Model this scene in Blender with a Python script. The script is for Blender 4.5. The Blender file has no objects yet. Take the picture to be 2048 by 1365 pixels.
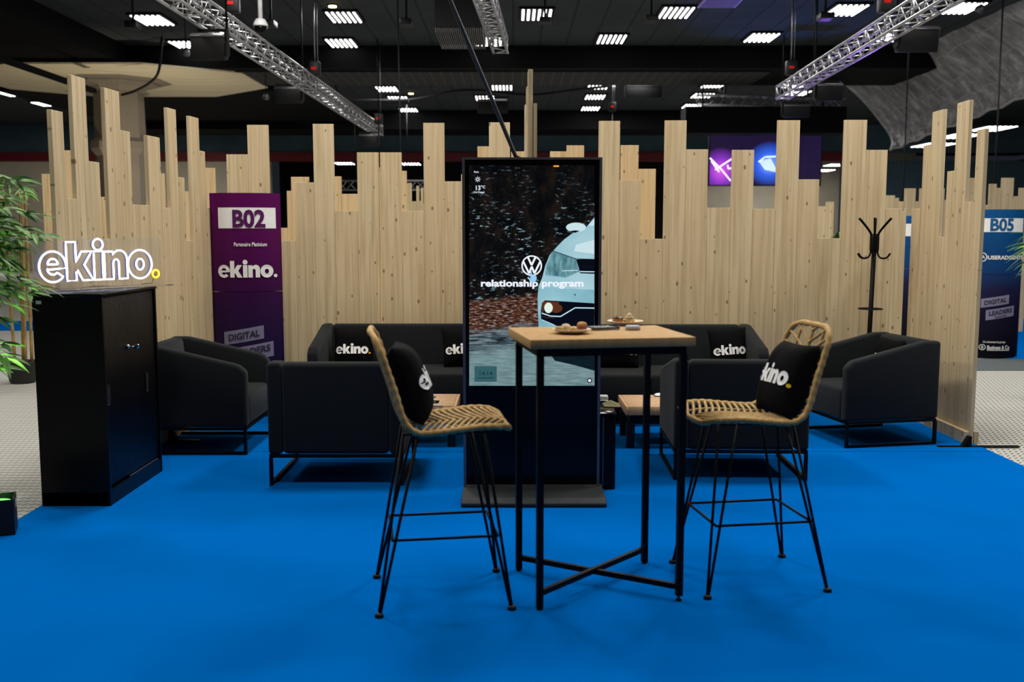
import bpy, bmesh, math, random
from mathutils import Vector, Matrix, Euler
from mathutils.geometry import tessellate_polygon
sc = bpy.context.scene
COL = sc.collection
R = math.radians
# ------------------------------------------------------------------ camera
F = 1991.1; CH = 1.48; PITCH = math.atan((682.5 - 465.0) / F)
cam_d = bpy.data.cameras.new('camera'); cam = bpy.data.objects.new('camera', cam_d); COL.objects.link(cam)
cam.location = (0, 0, CH); cam.rotation_euler = (math.pi / 2 - PITCH, 0, 0)
cam_d.sensor_width = 36; cam_d.lens = F * 36 / 2048; cam_d.clip_end = 200
cam_d.dof.use_dof = True; cam_d.dof.focus_distance = 6.9; cam_d.dof.aperture_fstop = 2.4
sc.camera = cam
# ------------------------------------------------------------------ world, exposure
w = bpy.data.worlds.new('hall_dark'); sc.world = w; w.use_nodes = True
w.node_tree.nodes['Background'].inputs[0].default_value = (.5, .6, .75, 1)
w.node_tree.nodes['Background'].inputs[1].default_value = .02
vs = sc.view_settings
vs.view_transform = 'Standard'; vs.look = 'None'; vs.exposure = 0.0; vs.gamma = 1.0; vs.use_curve_mapping = False
# ------------------------------------------------------------------ hall lamps (ceiling grid over the booth and the hall)
def area(name, loc, size, power, color=(1, .96, .9), rot=(0, 0, 0), sizey=None, spread=None):
    l = bpy.data.lights.new(name, 'AREA'); l.energy = power; l.color = color; l.size = size
    if sizey: l.shape = 'RECTANGLE'; l.size_y = sizey
    if spread: l.spread = spread
    o = bpy.data.objects.new(name, l); COL.objects.link(o); o.location = loc; o.rotation_euler = rot
    return o
for _y, _p in ((-1.5, 6), (3.2, 62), (6.6, 142), (10.2, 60)):
    for _x in (-5.2, -1.6, 2.2, 5.8):
        area('hall_lamp', (_x, _y, 5.6), .62, _p, sizey=.95)
for _y in (13.5, 19.5, 27, 33):
    for _x in (-10, -3.3, 3.3, 10):
        area('hall_lamp', (_x, _y, 5.6), .62, 150, (1, .97, .93), sizey=.95)
# blue stage wash thrown up on to the ceiling and truss at the right
def spot(name, loc, target, power, color, ang, blend=.6, r=.05):
    l = bpy.data.lights.new(name, 'SPOT'); l.energy = power; l.color = color; l.spot_size = R(ang); l.spot_blend = blend; l.shadow_soft_size = r
    o = bpy.data.objects.new(name, l); COL.objects.link(o); o.location = loc
    o.rotation_euler = (Vector(target) - Vector(loc)).to_track_quat('-Z', 'Y').to_euler()
    return o
spot('canopy_fill', (-7.6, 21.0, .3), (-9.4, 25.0, 5.3), 650, (1, .86, .6), 84, 1)  # warm fill added to brighten the plaster canopy's underside, not a fixture
spot('stage_blue_wash', (6.0, 23.0, 2.2), (5.6, 20.6, 5.7), 260, (.05, .2, 1), 60)
spot('stage_violet_wash', (7.5, 24.0, 2.0), (4.8, 15.5, 4.3), 500, (.35, .15, 1), 40)
# ------------------------------------------------------------------ picture <-> place
def ray(px, py):
    dx = (px - 1024) / F; dy = -(py - 682.5) / F
    return Vector((dx, math.cos(PITCH) + dy * math.sin(PITCH), -math.sin(PITCH) + dy * math.cos(PITCH)))
def atY(px, py, Y):
    d = ray(px, py); t = Y / d.y; return Vector((d.x * t, Y, CH + d.z * t))
def atX(px, py, X):
    d = ray(px, py); t = X / d.x; return Vector((X, d.y * t, CH + d.z * t))
def atZ(px, py, z):
    d = ray(px, py); t = (z - CH) / d.z; return Vector((d.x * t, d.y * t, z))
def ground(px, py): return atZ(px, py, 0.0)
# ------------------------------------------------------------------ materials
class NT:
    def __init__(s, name):
        s.m = bpy.data.materials.new(name); s.m.use_nodes = True; s.t = s.m.node_tree
        s.b = s.t.nodes['Principled BSDF']; s.out = s.t.nodes['Material Output']
    def n(s, typ, ins=None, **kw):
        nd = s.t.nodes.new(typ)
        for k, v in kw.items(): setattr(nd, k, v)
        for k, v in (ins or {}).items(): s.set(nd, k, v)
        return nd
    def set(s, nd, k, v):
        i = nd.inputs[k]
        if isinstance(v, bpy.types.NodeSocket): s.t.links.new(v, i)
        elif isinstance(v, bpy.types.Node): s.t.links.new(v.outputs[0], i)
        else:
            if isinstance(v, tuple) and len(v) == 3 and i.type == 'RGBA': v = v + (1,)
            i.default_value = v
    def math(s, op, a, b=0.0, c=None):
        nd = s.n('ShaderNodeMath', operation=op); s.set(nd, 0, a); s.set(nd, 1, b)
        if c is not None: s.set(nd, 2, c)
        return nd.outputs[0]
    def mix(s, f, a, b):
        nd = s.n('ShaderNodeMix', data_type='RGBA'); s.set(nd, 0, f); s.set(nd, 6, a); s.set(nd, 7, b)
        return nd.outputs[2]
    def ramp(s, f, *stops, interp='LINEAR'):
        nd = s.n('ShaderNodeValToRGB'); s.set(nd, 0, f); cr = nd.color_ramp; cr.interpolation = interp
        while len(cr.elements) < len(stops): cr.elements.new(.5)
        for e, (p, c) in zip(cr.elements, stops):
            e.position = p; e.color = (c if len(c) == 4 else tuple(c) + (1,))
        return nd.outputs[0]
    def coord(s, scale=(1, 1, 1), which='Object', add=None):
        tc = s.n('ShaderNodeTexCoord'); v = tc.outputs[which]
        if add is not None:
            a = s.n('ShaderNodeVectorMath', operation='ADD'); s.set(a, 0, v); s.set(a, 1, add); v = a.outputs[0]
        a = s.n('ShaderNodeVectorMath', operation='MULTIPLY'); s.set(a, 0, v); s.set(a, 1, scale)
        return a.outputs[0]
    def noise(s, v, scale=5, detail=3, rough=.5):
        return s.n('ShaderNodeTexNoise', {'Vector': v, 'Scale': scale, 'Detail': detail, 'Roughness': rough}).outputs[0]
    def bump(s, h, strength=.3, dist=.01):
        nd = s.n('ShaderNodeBump', {'Height': h, 'Strength': strength, 'Distance': dist}); s.set(s.b, 'Normal', nd.outputs[0])
    def base(s, color, rough=.5, metal=0, spec=.5):
        s.set(s.b, 'Base Color', color); s.set(s.b, 'Roughness', rough); s.set(s.b, 'Metallic', metal)
        s.set(s.b, 'Specular IOR Level', spec); return s
    def emit(s, color, strength):
        s.set(s.b, 'Emission Color', color); s.set(s.b, 'Emission Strength', strength); return s
def plain(name, color, rough=.5, metal=0, spec=.5, var=.12, scale=20, bump=0):
    t = NT(name)
    nz = t.noise(t.coord(), scale, 3)
    dk = tuple(c * (1 - var) for c in color); lt = tuple(min(1, c * (1 + var)) for c in color)
    t.base(t.ramp(nz, (.3, dk), (.7, lt)), rough, metal, spec)
    if bump: t.bump(nz, bump, .004)
    return t.m
def glow(name, color, strength, base=(0, 0, 0)):
    t = NT(name); t.base(base, .6, 0, 0).emit(color, strength); return t.m
def lin(r, g, b):
    f = lambda c: (c / 255 / 12.92) if c / 255 <= .04045 else ((c / 255 + .055) / 1.055) ** 2.4
    return (f(r), f(g), f(b))
def wood(name, a, b, c, knots=True, scale=1.0):
    t = NT(name)
    oi = t.n('ShaderNodeObjectInfo'); off = t.n('ShaderNodeCombineXYZ')
    rnd = oi.outputs['Random']
    t.set(off, 0, t.math('MULTIPLY', rnd, 31.7)); t.set(off, 2, t.math('MULTIPLY', rnd, 57.3)); t.set(off, 1, t.math('MULTIPLY', rnd, 9.1))
    v1 = t.coord((38 * scale, 38 * scale, 1.1 * scale), add=off.outputs[0])
    g = t.noise(v1, 1.0, 4, .6)
    v2 = t.coord((7 * scale, 7 * scale, .55 * scale), add=off.outputs[0])
    g2 = t.noise(v2, 1.0, 3, .5)
    colr = t.ramp(g, (.28, tuple(q * .8 for q in b)), (.42, b), (.58, a), (.75, a))
    colr = t.mix(t.ramp(g2, (.45, (0, 0, 0)), (.75, (.55, .55, .55))), colr, b)
    tint = t.math('MULTIPLY', rnd, .35)
    colr = t.mix(tint, colr, c)
    if knots:
        vk0 = t.n('ShaderNodeSeparateXYZ'); t.set(vk0, 0, t.coord((8.5, 1, 4.6), add=off.outputs[0]))
        vk1 = t.n('ShaderNodeCombineXYZ'); t.set(vk1, 0, vk0.outputs[0]); t.set(vk1, 1, vk0.outputs[2])
        vo = t.n('ShaderNodeTexVoronoi', {'Vector': vk1.outputs[0], 'Scale': 1.0, 'Randomness': 1.0}, voronoi_dimensions='2D')
        sep = t.n('ShaderNodeSeparateColor'); t.set(sep, 0, vo.outputs['Color'])
        gate = t.math('GREATER_THAN', sep.outputs[0], .42)
        rad = t.math('MULTIPLY_ADD', sep.outputs[1], .07, .035)
        k = t.math('SUBTRACT', rad, vo.outputs['Distance'])
        k = t.math('MULTIPLY', k, 28); kc = t.n('ShaderNodeClamp'); t.set(kc, 0, k)
        kk = t.math('MULTIPLY', kc.outputs[0], gate)
        kk = t.math('MULTIPLY', kk, .75)
        colr = t.mix(kk, colr, (.13, .065, .03))
    t.base(colr, .62, 0, .3)
    t.bump(g, .12, .003)
    return t.m
M = {}
M['pine'] = wood('pine_boards', (.62, .505, .315), (.50, .385, .215), (.57, .43, .25))
M['pine_far'] = wood('pine_boards_warm', (.66, .50, .29), (.55, .39, .20), (.60, .42, .22))
M['oak_top'] = wood('table_oak', (.47, .29, .11), (.38, .22, .075), (.44, .26, .095), False)
M['coffee'] = wood('coffee_table_pine', (.62, .42, .26), (.50, .32, .18), (.55, .36, .22), False)
M['rattan'] = wood('rattan_cane', (.56, .37, .135), (.38, .22, .065), (.50, .31, .10), False, 2)
M['felt'] = plain('charcoal_felt', (.0105, .012, .0135), .95, 0, .04, .25, 260, .25)
_b = M['felt'].node_tree.nodes['Principled BSDF']; _b.inputs['Sheen Weight'].default_value = .10; _b.inputs['Sheen Roughness'].default_value = .55; _b.inputs['Sheen Tint'].default_value = (.85, .95, .95, 1)
M['cloth'] = plain('black_cotton', (.0028, .0028, .0032), .9, 0, .08, .2, 120, .2)
M['steel'] = plain('black_powder_steel', (.003, .003, .0032), .5, 0, .14)
M['black'] = plain('black_plastic', (.004, .004, .005), .5, 0, .3)
M['cab'] = plain('black_sheet_metal', (.0018, .0018, .0022), .36, 0, .16)
M['alu'] = plain('bare_aluminium', (.42, .42, .43), .38, 1, .5)
M['dkalu'] = plain('brushed_dark_frame', (.16, .15, .16), .4, .8, .5)
M['baseplate'] = plain('grey_lacquer_plate', (.020, .024, .025), .6, 0, .22)
M['glassblk'] = plain('black_glass', (.002, .002, .0025), .16, 0, .14)
M['chrome'] = plain('chrome', (.7, .7, .7), .2, 1)
M['white'] = plain('white_print', (.88, .88, .87), .6, 0, .3, .03)
M['greyw'] = plain('pale_grey_print', (.40, .40, .46), .6, 0, .3, .03)
M['lavprint'] = plain('lavender_print', (.20, .19, .30), .6, 0, .3, .03)
M['yellow'] = plain('yellow_print', (.75, .48, .02), .6, 0, .3, .03)
M['dkprint'] = plain('dark_violet_print', (.03, .02, .05), .6, 0, .3, .03)
M['purpprint'] = plain('purple_print', (.085, .006, .09), .5, 0, .3, .03)
M['blueprint'] = plain('blue_print', (.008, .10, .28), .5, 0, .3, .03)
M['porcelain'] = plain('pale_card_plate', (.62, .52, .36), .4, 0, .5, .05)
M['pot'] = plain('black_pot', (.012, .012, .012), .6)
M['leaf'] = None
t = NT('leaf_green'); oi = t.coord((9, 9, 9)); nz = t.noise(oi, 1, 2)
t.base(t.ramp(nz, (.35, (.035, .11, .018)), (.65, (.11, .26, .045))), .45, 0, .4); M['leaf'] = t.m
M['cane'] = plain('bamboo_cane', (.30, .19, .05), .5, 0, .4, .3, 14)
M['canegreen'] = plain('green_twig', (.10, .16, .03), .5)
# carpets
t = NT('blue_carpet'); c = t.coord(); nz = t.noise(c, 900, 2); n2 = t.noise(c, 3.2, 4)
t.base(t.mix(t.math('MULTIPLY', n2, .55), t.ramp(nz, (.3, (.0, .108, .415)), (.7, (.0, .131, .495))), (.0, .095, .38)), .95, 0, 0); t.bump(nz, .25, .003); M['blue'] = t.m
t = NT('grey_dash_carpet'); c = t.coord(); sp = t.n('ShaderNodeSeparateXYZ'); t.set(sp, 0, c)
row = t.math('DIVIDE', sp.outputs[1], .066); rf = t.math('FLOOR', row)
ya = t.math('MULTIPLY', t.math('SUBTRACT', t.math('FRACT', row), .5), .066)
xa = t.math('MULTIPLY', t.math('SUBTRACT', t.math('FRACT', t.math('ADD', t.math('DIVIDE', sp.outputs[0], .040), t.math('MULTIPLY', rf, .5))), .5), .040)
dx = t.math('LESS_THAN', t.math('ABSOLUTE', t.math('MULTIPLY', t.math('ADD', xa, ya), .707)), .018)
dy = t.math('LESS_THAN', t.math('ABSOLUTE', t.math('MULTIPLY', t.math('SUBTRACT', xa, ya), .707)), .0062)
dash = t.math('MULTIPLY', dx, dy); nz = t.noise(c, 700, 2)
t.base(t.mix(dash, t.ramp(nz, (.3, (.36, .355, .325)), (.7, (.50, .495, .455))), (.085, .085, .085)), .95, 0, .05); M['hallcarpet'] = t.m
M['greyfloor'] = plain('grey_plain_carpet', (.10, .115, .12), .95, 0, .05, .1, 300)
# ceiling tiles
t = NT('dark_ceiling_tiles'); c = t.coord(); sp = t.n('ShaderNodeSeparateXYZ'); t.set(sp, 0, c)
fx = t.math('FRACT', t.math('DIVIDE', sp.outputs[0], .6)); fy = t.math('FRACT', t.math('DIVIDE', sp.outputs[1], .6))
gx = t.math('LESS_THAN', fx, .075); gy = t.math('LESS_THAN', fy, .05)
fy2 = t.math('LESS_THAN', t.math('FRACT', t.math('DIVIDE', sp.outputs[1], .15)), .12)
nz = t.noise(c, 1.2, 2)
t.base(t.mix(gx, t.mix(t.math('MULTIPLY', gy, .6), t.mix(t.math('MULTIPLY', fy2, .22), t.ramp(nz, (.3, (.030, .038, .043)), (.7, (.042, .052, .058))), (.03, .035, .04)), (.03, .035, .04)), (.015, .017, .02)), .8, 0, .2); M['tiles'] = t.m
t = NT('slatted_soffit'); c = t.coord(); sp = t.n('ShaderNodeSeparateXYZ'); t.set(sp, 0, c)
st = t.math('LESS_THAN', t.math('FRACT', t.math('DIVIDE', sp.outputs[0], .24)), .14)
t.base(t.mix(st, (.003, .003, .0035), (.05, .042, .034)), .7); M['slats'] = t.m
M['soffit'] = plain('black_soffit', (.0035, .0038, .0044), .75, 0, .08)
t = NT('light_rippled_plaster'); c = t.coord((.8, 2.4, 1)); nz = t.noise(c, 1.2, 4, .55)
t.base((.62, .55, .41), .8); t.bump(nz, .6, .2); M['plaster'] = t.m  # bump imitates ripples of light reflected on to the plaster
M['column'] = plain('beige_column', (.22, .19, .16), .7, 0, .2, .06, 2)
M['teal'] = plain('dark_teal_wall', (.07, .125, .165), .8, 0, .2, .15, 1)
M['beige'] = plain('beige_wall', (.58, .52, .40), .8, 0, .2, .06, 1)
M['cream'] = plain('cream_wall', (.60, .55, .44), .8, 0, .2, .1, 1)
M['redband'] = plain('red_band', (.17, .006, .012), .6)
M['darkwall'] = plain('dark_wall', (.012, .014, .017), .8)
M['sailcloth'] = None
t = NT('ribbed_vault'); uv = t.n('ShaderNodeTexCoord').outputs['UV']; sp = t.n('ShaderNodeSeparateXYZ'); t.set(sp, 0, uv)
ga = t.math('LESS_THAN', t.math('FRACT', t.math('MULTIPLY', sp.outputs[0], 14)), .05)
gb = t.math('LESS_THAN', t.math('FRACT', t.math('MULTIPLY', sp.outputs[1], 5)), .05)
mx = t.math('MAXIMUM', ga, gb)
cm = t.n('ShaderNodeVectorMath', operation='MULTIPLY'); t.set(cm, 0, uv); t.set(cm, 1, (34, 6, 1))
nz = t.noise(cm.outputs[0], 1, 4, .6)
t.base(t.mix(mx, t.ramp(nz, (.35, (.15, .145, .15)), (.52, (.24, .235, .235)), (.66, (.42, .42, .42))), (.32, .31, .30)), .55, 0, .4); t.bump(nz, .6, .25); M['vault'] = t.m
M['tube'] = glow('lamp_tube_light', (1, .98, .95), 6)
M['warm'] = glow('warm_lamp_light', (1, .62, .25), 12)
M['neon'] = glow('white_neon_light', (.74, .79, 1), 3.2)
M['neonbody'] = None
t = NT('milky_neon_strip'); t.base((.10, .10, .15), .6, 0, .1).emit((.36, .38, .85), .28); M['neonbody'] = t.m
M['neony'] = glow('yellow_neon_light', (1, .62, .03), 3.2)
t = NT('milky_yellow_strip'); t.base((.15, .1, .03), .6, 0, .1).emit((1, .45, .03), .3); M['neonybody'] = t.m
t = NT('clear_acrylic'); t.base((.93, .95, 1), .08); t.set(t.b, 'Transmission Weight', .97); t.set(t.b, 'IOR', 1.2); M['acrylic'] = t.m
M['red'] = glow('red_indicator_light', (1, .03, .02), .25, (.4, .01, .01))
M['greenglow'] = glow('green_lamp_light', (.15, 1, .12), 3)
M['offwhite'] = plain('white_plastic', (.6, .6, .58), .4)
# ------------------------------------------------------------------ mesh builder
class MB:
    def __init__(s): s.v = []; s.f = []; s.m = []; s.sm = []
    def add(s, vs, fs, mi=0, smooth=False, mat=None):
        o = len(s.v)
        s.v += [tuple(mat @ Vector(v)) if mat else tuple(v) for v in vs]
        for f in fs: s.f.append(tuple(i + o for i in f)); s.m.append(mi); s.sm.append(smooth)
        return s
    def box(s, x0, x1, y0, y1, z0, z1, mi=0, mat=None):
        v = [(x0, y0, z0), (x1, y0, z0), (x1, y1, z0), (x0, y1, z0), (x0, y0, z1), (x1, y0, z1), (x1, y1, z1), (x0, y1, z1)]
        return s.add(v, [(3, 2, 1, 0), (4, 5, 6, 7), (0, 1, 5, 4), (1, 2, 6, 5), (2, 3, 7, 6), (3, 0, 4, 7)], mi, False, mat)
    def tube(s, pts, r, n=8, closed=False, mi=0, caps=True, radii=None):
        P = [Vector(p) for p in pts]; k = len(P)
        if k < 2: return s
        rings = []; up = None
        for i in range(k):
            if closed: d = P[(i + 1) % k] - P[(i - 1) % k]
            else: d = P[min(i + 1, k - 1)] - P[max(i - 1, 0)]
            if d.length < 1e-9: d = Vector((0, 0, 1))
            d.normalize()
            if up is None:
                up = Vector((0, 0, 1)) if abs(d.z) < .9 else Vector((1, 0, 0))
            a = d.cross(up)
            if a.length < 1e-6: a = d.cross(Vector((0, 1, 0)))
            a.normalize(); up = a.cross(d).normalized(); b = up
            rr = radii[i] if radii else r
            rings.append([P[i] + a * (math.cos(2 * math.pi * j / n) * rr) + b * (math.sin(2 * math.pi * j / n) * rr) for j in range(n)])
        vs = [q for rg in rings for q in rg]; fs = []
        for i in range(k if closed else k - 1):
            i2 = (i + 1) % k
            for j in range(n): fs.append((i * n + j, i * n + (j + 1) % n, i2 * n + (j + 1) % n, i2 * n + j))
        if caps and not closed:
            fs.append(tuple(range(n - 1, -1, -1))); fs.append(tuple((k - 1) * n + j for j in range(n)))
        return s.add(vs, fs, mi, n > 4)
    def bar(s, a, b, w, h=None, mi=0):
        a = Vector(a); b = Vector(b); d = b - a; L = d.length
        q = d.to_track_quat('X', 'Z').to_matrix().to_4x4(); mt = Matrix.Translation(a) @ q
        h = h or w
        return s.box(0, L, -w / 2, w / 2, -h / 2, h / 2, mi, mt)
    def lathe(s, prof, n=24, mi=0, c=(0, 0, 0), smooth=True, rot=0):
        vs = []; fs = []; k = len(prof)
        for r, z in prof:
            for j in range(n):
                a = 2 * math.pi * j / n + rot; vs.append((c[0] + r * math.cos(a), c[1] + r * math.sin(a), c[2] + z))
        for i in range(k - 1):
            for j in range(n): fs.append((i * n + j, i * n + (j + 1) % n, (i + 1) * n + (j + 1) % n, (i + 1) * n + j))
        fs.append(tuple(range(n - 1, -1, -1))); fs.append(tuple((k - 1) * n + j for j in range(n)))
        return s.add(vs, fs, mi, smooth)
    def rprism(s, prof, x0, x1, bev=.02, seg=3, mi=0, mat=None):
        """profile in (y,z), run along x, all edges rounded"""
        bm = bmesh.new(); A = [bm.verts.new((x0, y, z)) for y, z in prof]; B = [bm.verts.new((x1, y, z)) for y, z in prof]; n = len(prof)
        bm.faces.new(A[::-1]); bm.faces.new(B)
        for i in range(n): bm.faces.new((A[i], A[(i + 1) % n], B[(i + 1) % n], B[i]))
        bmesh.ops.recalc_face_normals(bm, faces=bm.faces[:])
        if bev: bmesh.ops.bevel(bm, geom=bm.edges[:], offset=bev, segments=seg, profile=.5, affect='EDGES', clamp_overlap=True)
        bm.verts.index_update()
        s.add([v.co.copy() for v in bm.verts], [tuple(v.index for v in f.verts) for f in bm.faces], mi, True, mat); bm.free(); return s
    def rbox(s, x0, x1, y0, y1, z0, z1, bev=.02, seg=3, mi=0, mat=None):
        return s.rprism([(y0, z0), (y1, z0), (y1, z1), (y0, z1)], x0, x1, bev, seg, mi, mat)
    def shape(s, sh, fn, mi=0):
        return s.add([fn(*p) for p in sh[0]], sh[1], mi)
    def mesh(s, name, mats):
        me = bpy.data.meshes.new(name); me.from_pydata(s.v, [], s.f)
        for m in (mats if isinstance(mats, (list, tuple)) else [mats]): me.materials.append(M[m] if isinstance(m, str) else m)
        me.polygons.foreach_set('material_index', s.m); me.polygons.foreach_set('use_smooth', s.sm); me.update()
        return me
    def build(s, name, mats, parent=None, loc=None, rot=None):
        o = bpy.data.objects.new(name, s.mesh(name, mats)); COL.objects.link(o)
        if parent: o.parent = parent
        if loc is not None: o.location = loc
        if rot is not None: o.rotation_euler = rot
        return o
def tag(o, label=None, cat=None, group=None, kind=None):
    if label: o['label'] = label
    if cat: o['category'] = cat
    if group: o['group'] = group
    if kind: o['kind'] = kind
    return o
def thing(name, label, cat, loc=(0, 0, 0), rotz=0, group=None):
    o = bpy.data.objects.new(name, None); COL.objects.link(o); o.empty_display_size = .1
    o.location = loc; o.rotation_euler = (0, 0, rotz)
    return tag(o, label, cat, group)
def struct(name, mb, mats): return tag(mb.build(name, mats), kind='structure')
def kids(o): return [c for c in bpy.data.objects if c.parent == o]
def copy_tree(o, parent=None):
    c = o.copy(); COL.objects.link(c); c.parent = parent
    for k in kids(o): copy_tree(k, c)
    return c
# ------------------------------------------------------------------ lettering
def text(s, h=1.0, bold=0.0, xs=1.0, align='CENTER', space=1.0):
    """flat letters, cap height about 0.73*size -> scaled so that cap height = h; baseline at 0"""
    cu = bpy.data.curves.new('t', 'FONT'); cu.body = s; cu.size = 1; cu.offset = bold; cu.align_x = align; cu.resolution_u = 3; cu.space_character = space
    o = bpy.data.objects.new('t', cu); COL.objects.link(o)
    me = bpy.data.meshes.new_from_object(o)
    k = h / .73
    vs = [(v.co.x * k * xs, v.co.y * k) for v in me.vertices]; fs = [tuple(p.vertices) for p in me.polygons]
    bpy.data.objects.remove(o); bpy.data.curves.remove(cu); bpy.data.meshes.remove(me)
    return (vs, fs)
def poly(outer, *holes):
    loops = [outer] + list(holes)
    tri = tessellate_polygon([[Vector((x, y, 0)) for x, y in l] for l in loops])
    return ([p for l in loops for p in l], [tuple(t) for t in tri])
def ell(cx, cy, rx, ry, n=28, a0=0, a1=360):
    full = abs(a1 - a0) >= 360
    k = n if full else n + 1
    return [(cx + rx * math.cos(R(a0 + (a1 - a0) * i / n)), cy + ry * math.sin(R(a0 + (a1 - a0) * i / n))) for i in range(k)]
def logo():
    """heavy lower-case word with a full stop: list of (outer, holes, is_dot)"""
    L = []
    e_out = ell(.49, .5, .49, .52, 34, -6, 318)
    e_in = ell(.49, .47, .21, .235, 12, 322, 188)
    L.append((e_out + [(.66, .29)] + e_in[1:] + [(.28, .40)], [ell(.49, .58, .185, .19, 14, 0, 180)], 0))
    k = [(0, 0), (0, 1.33), (.35, 1.33), (.35, .64), (.57, 1), (.96, 1), (.66, .54), (.99, 0), (.59, 0), (.40, .36), (.35, .30), (.35, 0)]
    L.append(([(x + 1.0, y) for x, y in k], [], 0))
    L.append(([(2.04, 0), (2.04, 1), (2.39, 1), (2.39, 0)], [], 0))
    L.append((ell(2.215, 1.235, .195, .195, 20), [], 0))
    n = [(0, 0), (0, .98), (.33, .98), (.34, .87), (.42, .96), (.53, 1.015), (.66, 1.015), (.79, .96), (.88, .85), (.92, .70), (.92, 0), (.575, 0), (.575, .55), (.56, .64), (.50, .70), (.43, .70), (.37, .65), (.35, .56), (.35, 0)]
    L.append(([(x + 2.45, y) for x, y in n], [], 0))
    L.append((ell(3.90, .5, .50, .52, 34), [ell(3.90, .5, .16, .20, 20)], 0))
    L.append((ell(4.56, .13, .14, .14, 18), [], 1))
    return L
LOGO = logo(); LOGO_W = 4.70
def logo_shape(dot):
    vs = []; fs = []
    for o, h, d in LOGO:
        if d != dot: continue
        a, b = poly(o, *h); k = len(vs); vs += a; fs += [tuple(i + k for i in f) for f in b]
    return vs, fs
def stroke(pts, wd):
    """thick polyline as one 2D shape"""
    vs = []; fs = []
    for a, b in zip(pts[:-1], pts[1:]):
        d = Vector((b[0] - a[0], b[1] - a[1])); d.normalize(); n = Vector((-d.y, d.x)) * (wd / 2); k = len(vs)
        vs += [(a[0] + n.x, a[1] + n.y), (a[0] - n.x, a[1] - n.y), (b[0] - n.x, b[1] - n.y), (b[0] + n.x, b[1] + n.y)]; fs.append((k, k + 1, k + 2, k + 3))
    return vs, fs
# ================================================================== THE SETTING
mb = MB().box(-30, 30, -3, 60, -.06, 0); struct('floor', mb, 'hallcarpet')
def sheet(name, label, x0, x1, y0, y1, mat, cat='carpet', h=.008, group=None):
    return tag(MB().box(x0, x1, y0, y1, 0, h).build(name, mat), label, cat, group)
sheet('carpet_strip', 'near strip of bright blue carpet under the bar table and stools', -2.55, 3.24, -1.5, 6.593, 'blue')
sheet('carpet_strip', 'far strip of bright blue carpet under the sofas and coffee tables, beyond the seam', -2.55, 3.24, 6.602, 8.55, 'blue')
_r = ground(2018, 719)
sheet('carpet_strip', 'blue carpet patch of the next stand behind the blue column sign', _r.x, 14, _r.y, 17, 'blue')
_l = ground(30, 662)
sheet('carpet_strip', 'distant blue carpet strip seen behind the bamboo stems', -16, -6.0, _l.y, _l.y + 1.6, 'blue')
sheet('carpet_strip', 'plain grey carpet band in front of the blue column sign', 4.4, 14, 10.6, _r.y, 'greyfloor', h=.006)
CZ = 5.7
struct('ceiling', MB().box(-30, 30, -3, 44, CZ, CZ + .15), 'tiles')
# soffits and bulkheads
pr = [(-12, 23.2), (10.2, 23.2), (11.6, 24.0), (12.2, 24.7), (11.2, 25.3), (9.8, 25.9), (-12, 25.9)]
mb = MB(); A = [(x, y, 5.2) for x, y in pr]; B = [(x, y, CZ) for x, y in pr]; n = len(pr)
mb.add(A + B, [tuple(range(n)), tuple(range(2 * n - 1, n - 1, -1))] + [(i, i + n, (i + 1) % n + n, (i + 1) % n) for i in range(n)])
struct('trim_1', mb, 'soffit')
struct('trim_2', MB().box(-6.6, 6.0, 23.6, 25.7, 5.17, 5.198), 'slats')
struct('trim_3', MB().box(-14, 11, 35.2, 37.5, 5.05, CZ), 'soffit')
struct('trim_4', MB().box(-18, -8.75, 4, 23.2, 5.28, CZ), 'soffit')
struct('trim_5', MB().box(-14, -5.4, 27.6, 35, 5.3, CZ), 'soffit')
# back wall of the hall: teal upper part, red band, beige left part, dark opening, cream right part
struct('wall_back', MB().box(-30, 30, 40, 40.3, 4.62, CZ), 'teal')
struct('trim_6', MB().box(-30, 14.5, 39.9, 40.25, 4.28, 4.62), 'redband')
struct('wall_left', MB().box(-30, -9.6, 40, 40.3, 0, 4.28), 'beige')
struct('wall_right', MB().box(13.1, 30, 39.6, 40.3, 0, 4.28), 'teal')
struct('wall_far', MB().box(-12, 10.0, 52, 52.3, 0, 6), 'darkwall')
struct('wall_cream', MB().box(9.0, 20, 50, 50.3, 0, 6), 'cream')
area('hall_lamp', (-17, 34, 5.6), .62, 130, sizey=.95); area('hall_lamp', (-12, 36.5, 5.0), .62, 50, sizey=.95)  # two fill lamps added to brighten the beige wall
area('far_room_lamp', (12, 46, 4.8), 3, 170)
struct('wall_side', MB().box(-30, -29.7, -3, 60, 0, CZ), 'darkwall')
struct('wall_near', MB().box(-30, 30, -3.2, -3, 0, CZ), 'darkwall')
struct('wall_side', MB().box(29.7, 30, -3, 60, 0, CZ), 'darkwall')
struct('ceiling_far', MB().box(-30, 30, 44, 60, 6.0, 6.15), 'soffit')
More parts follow.
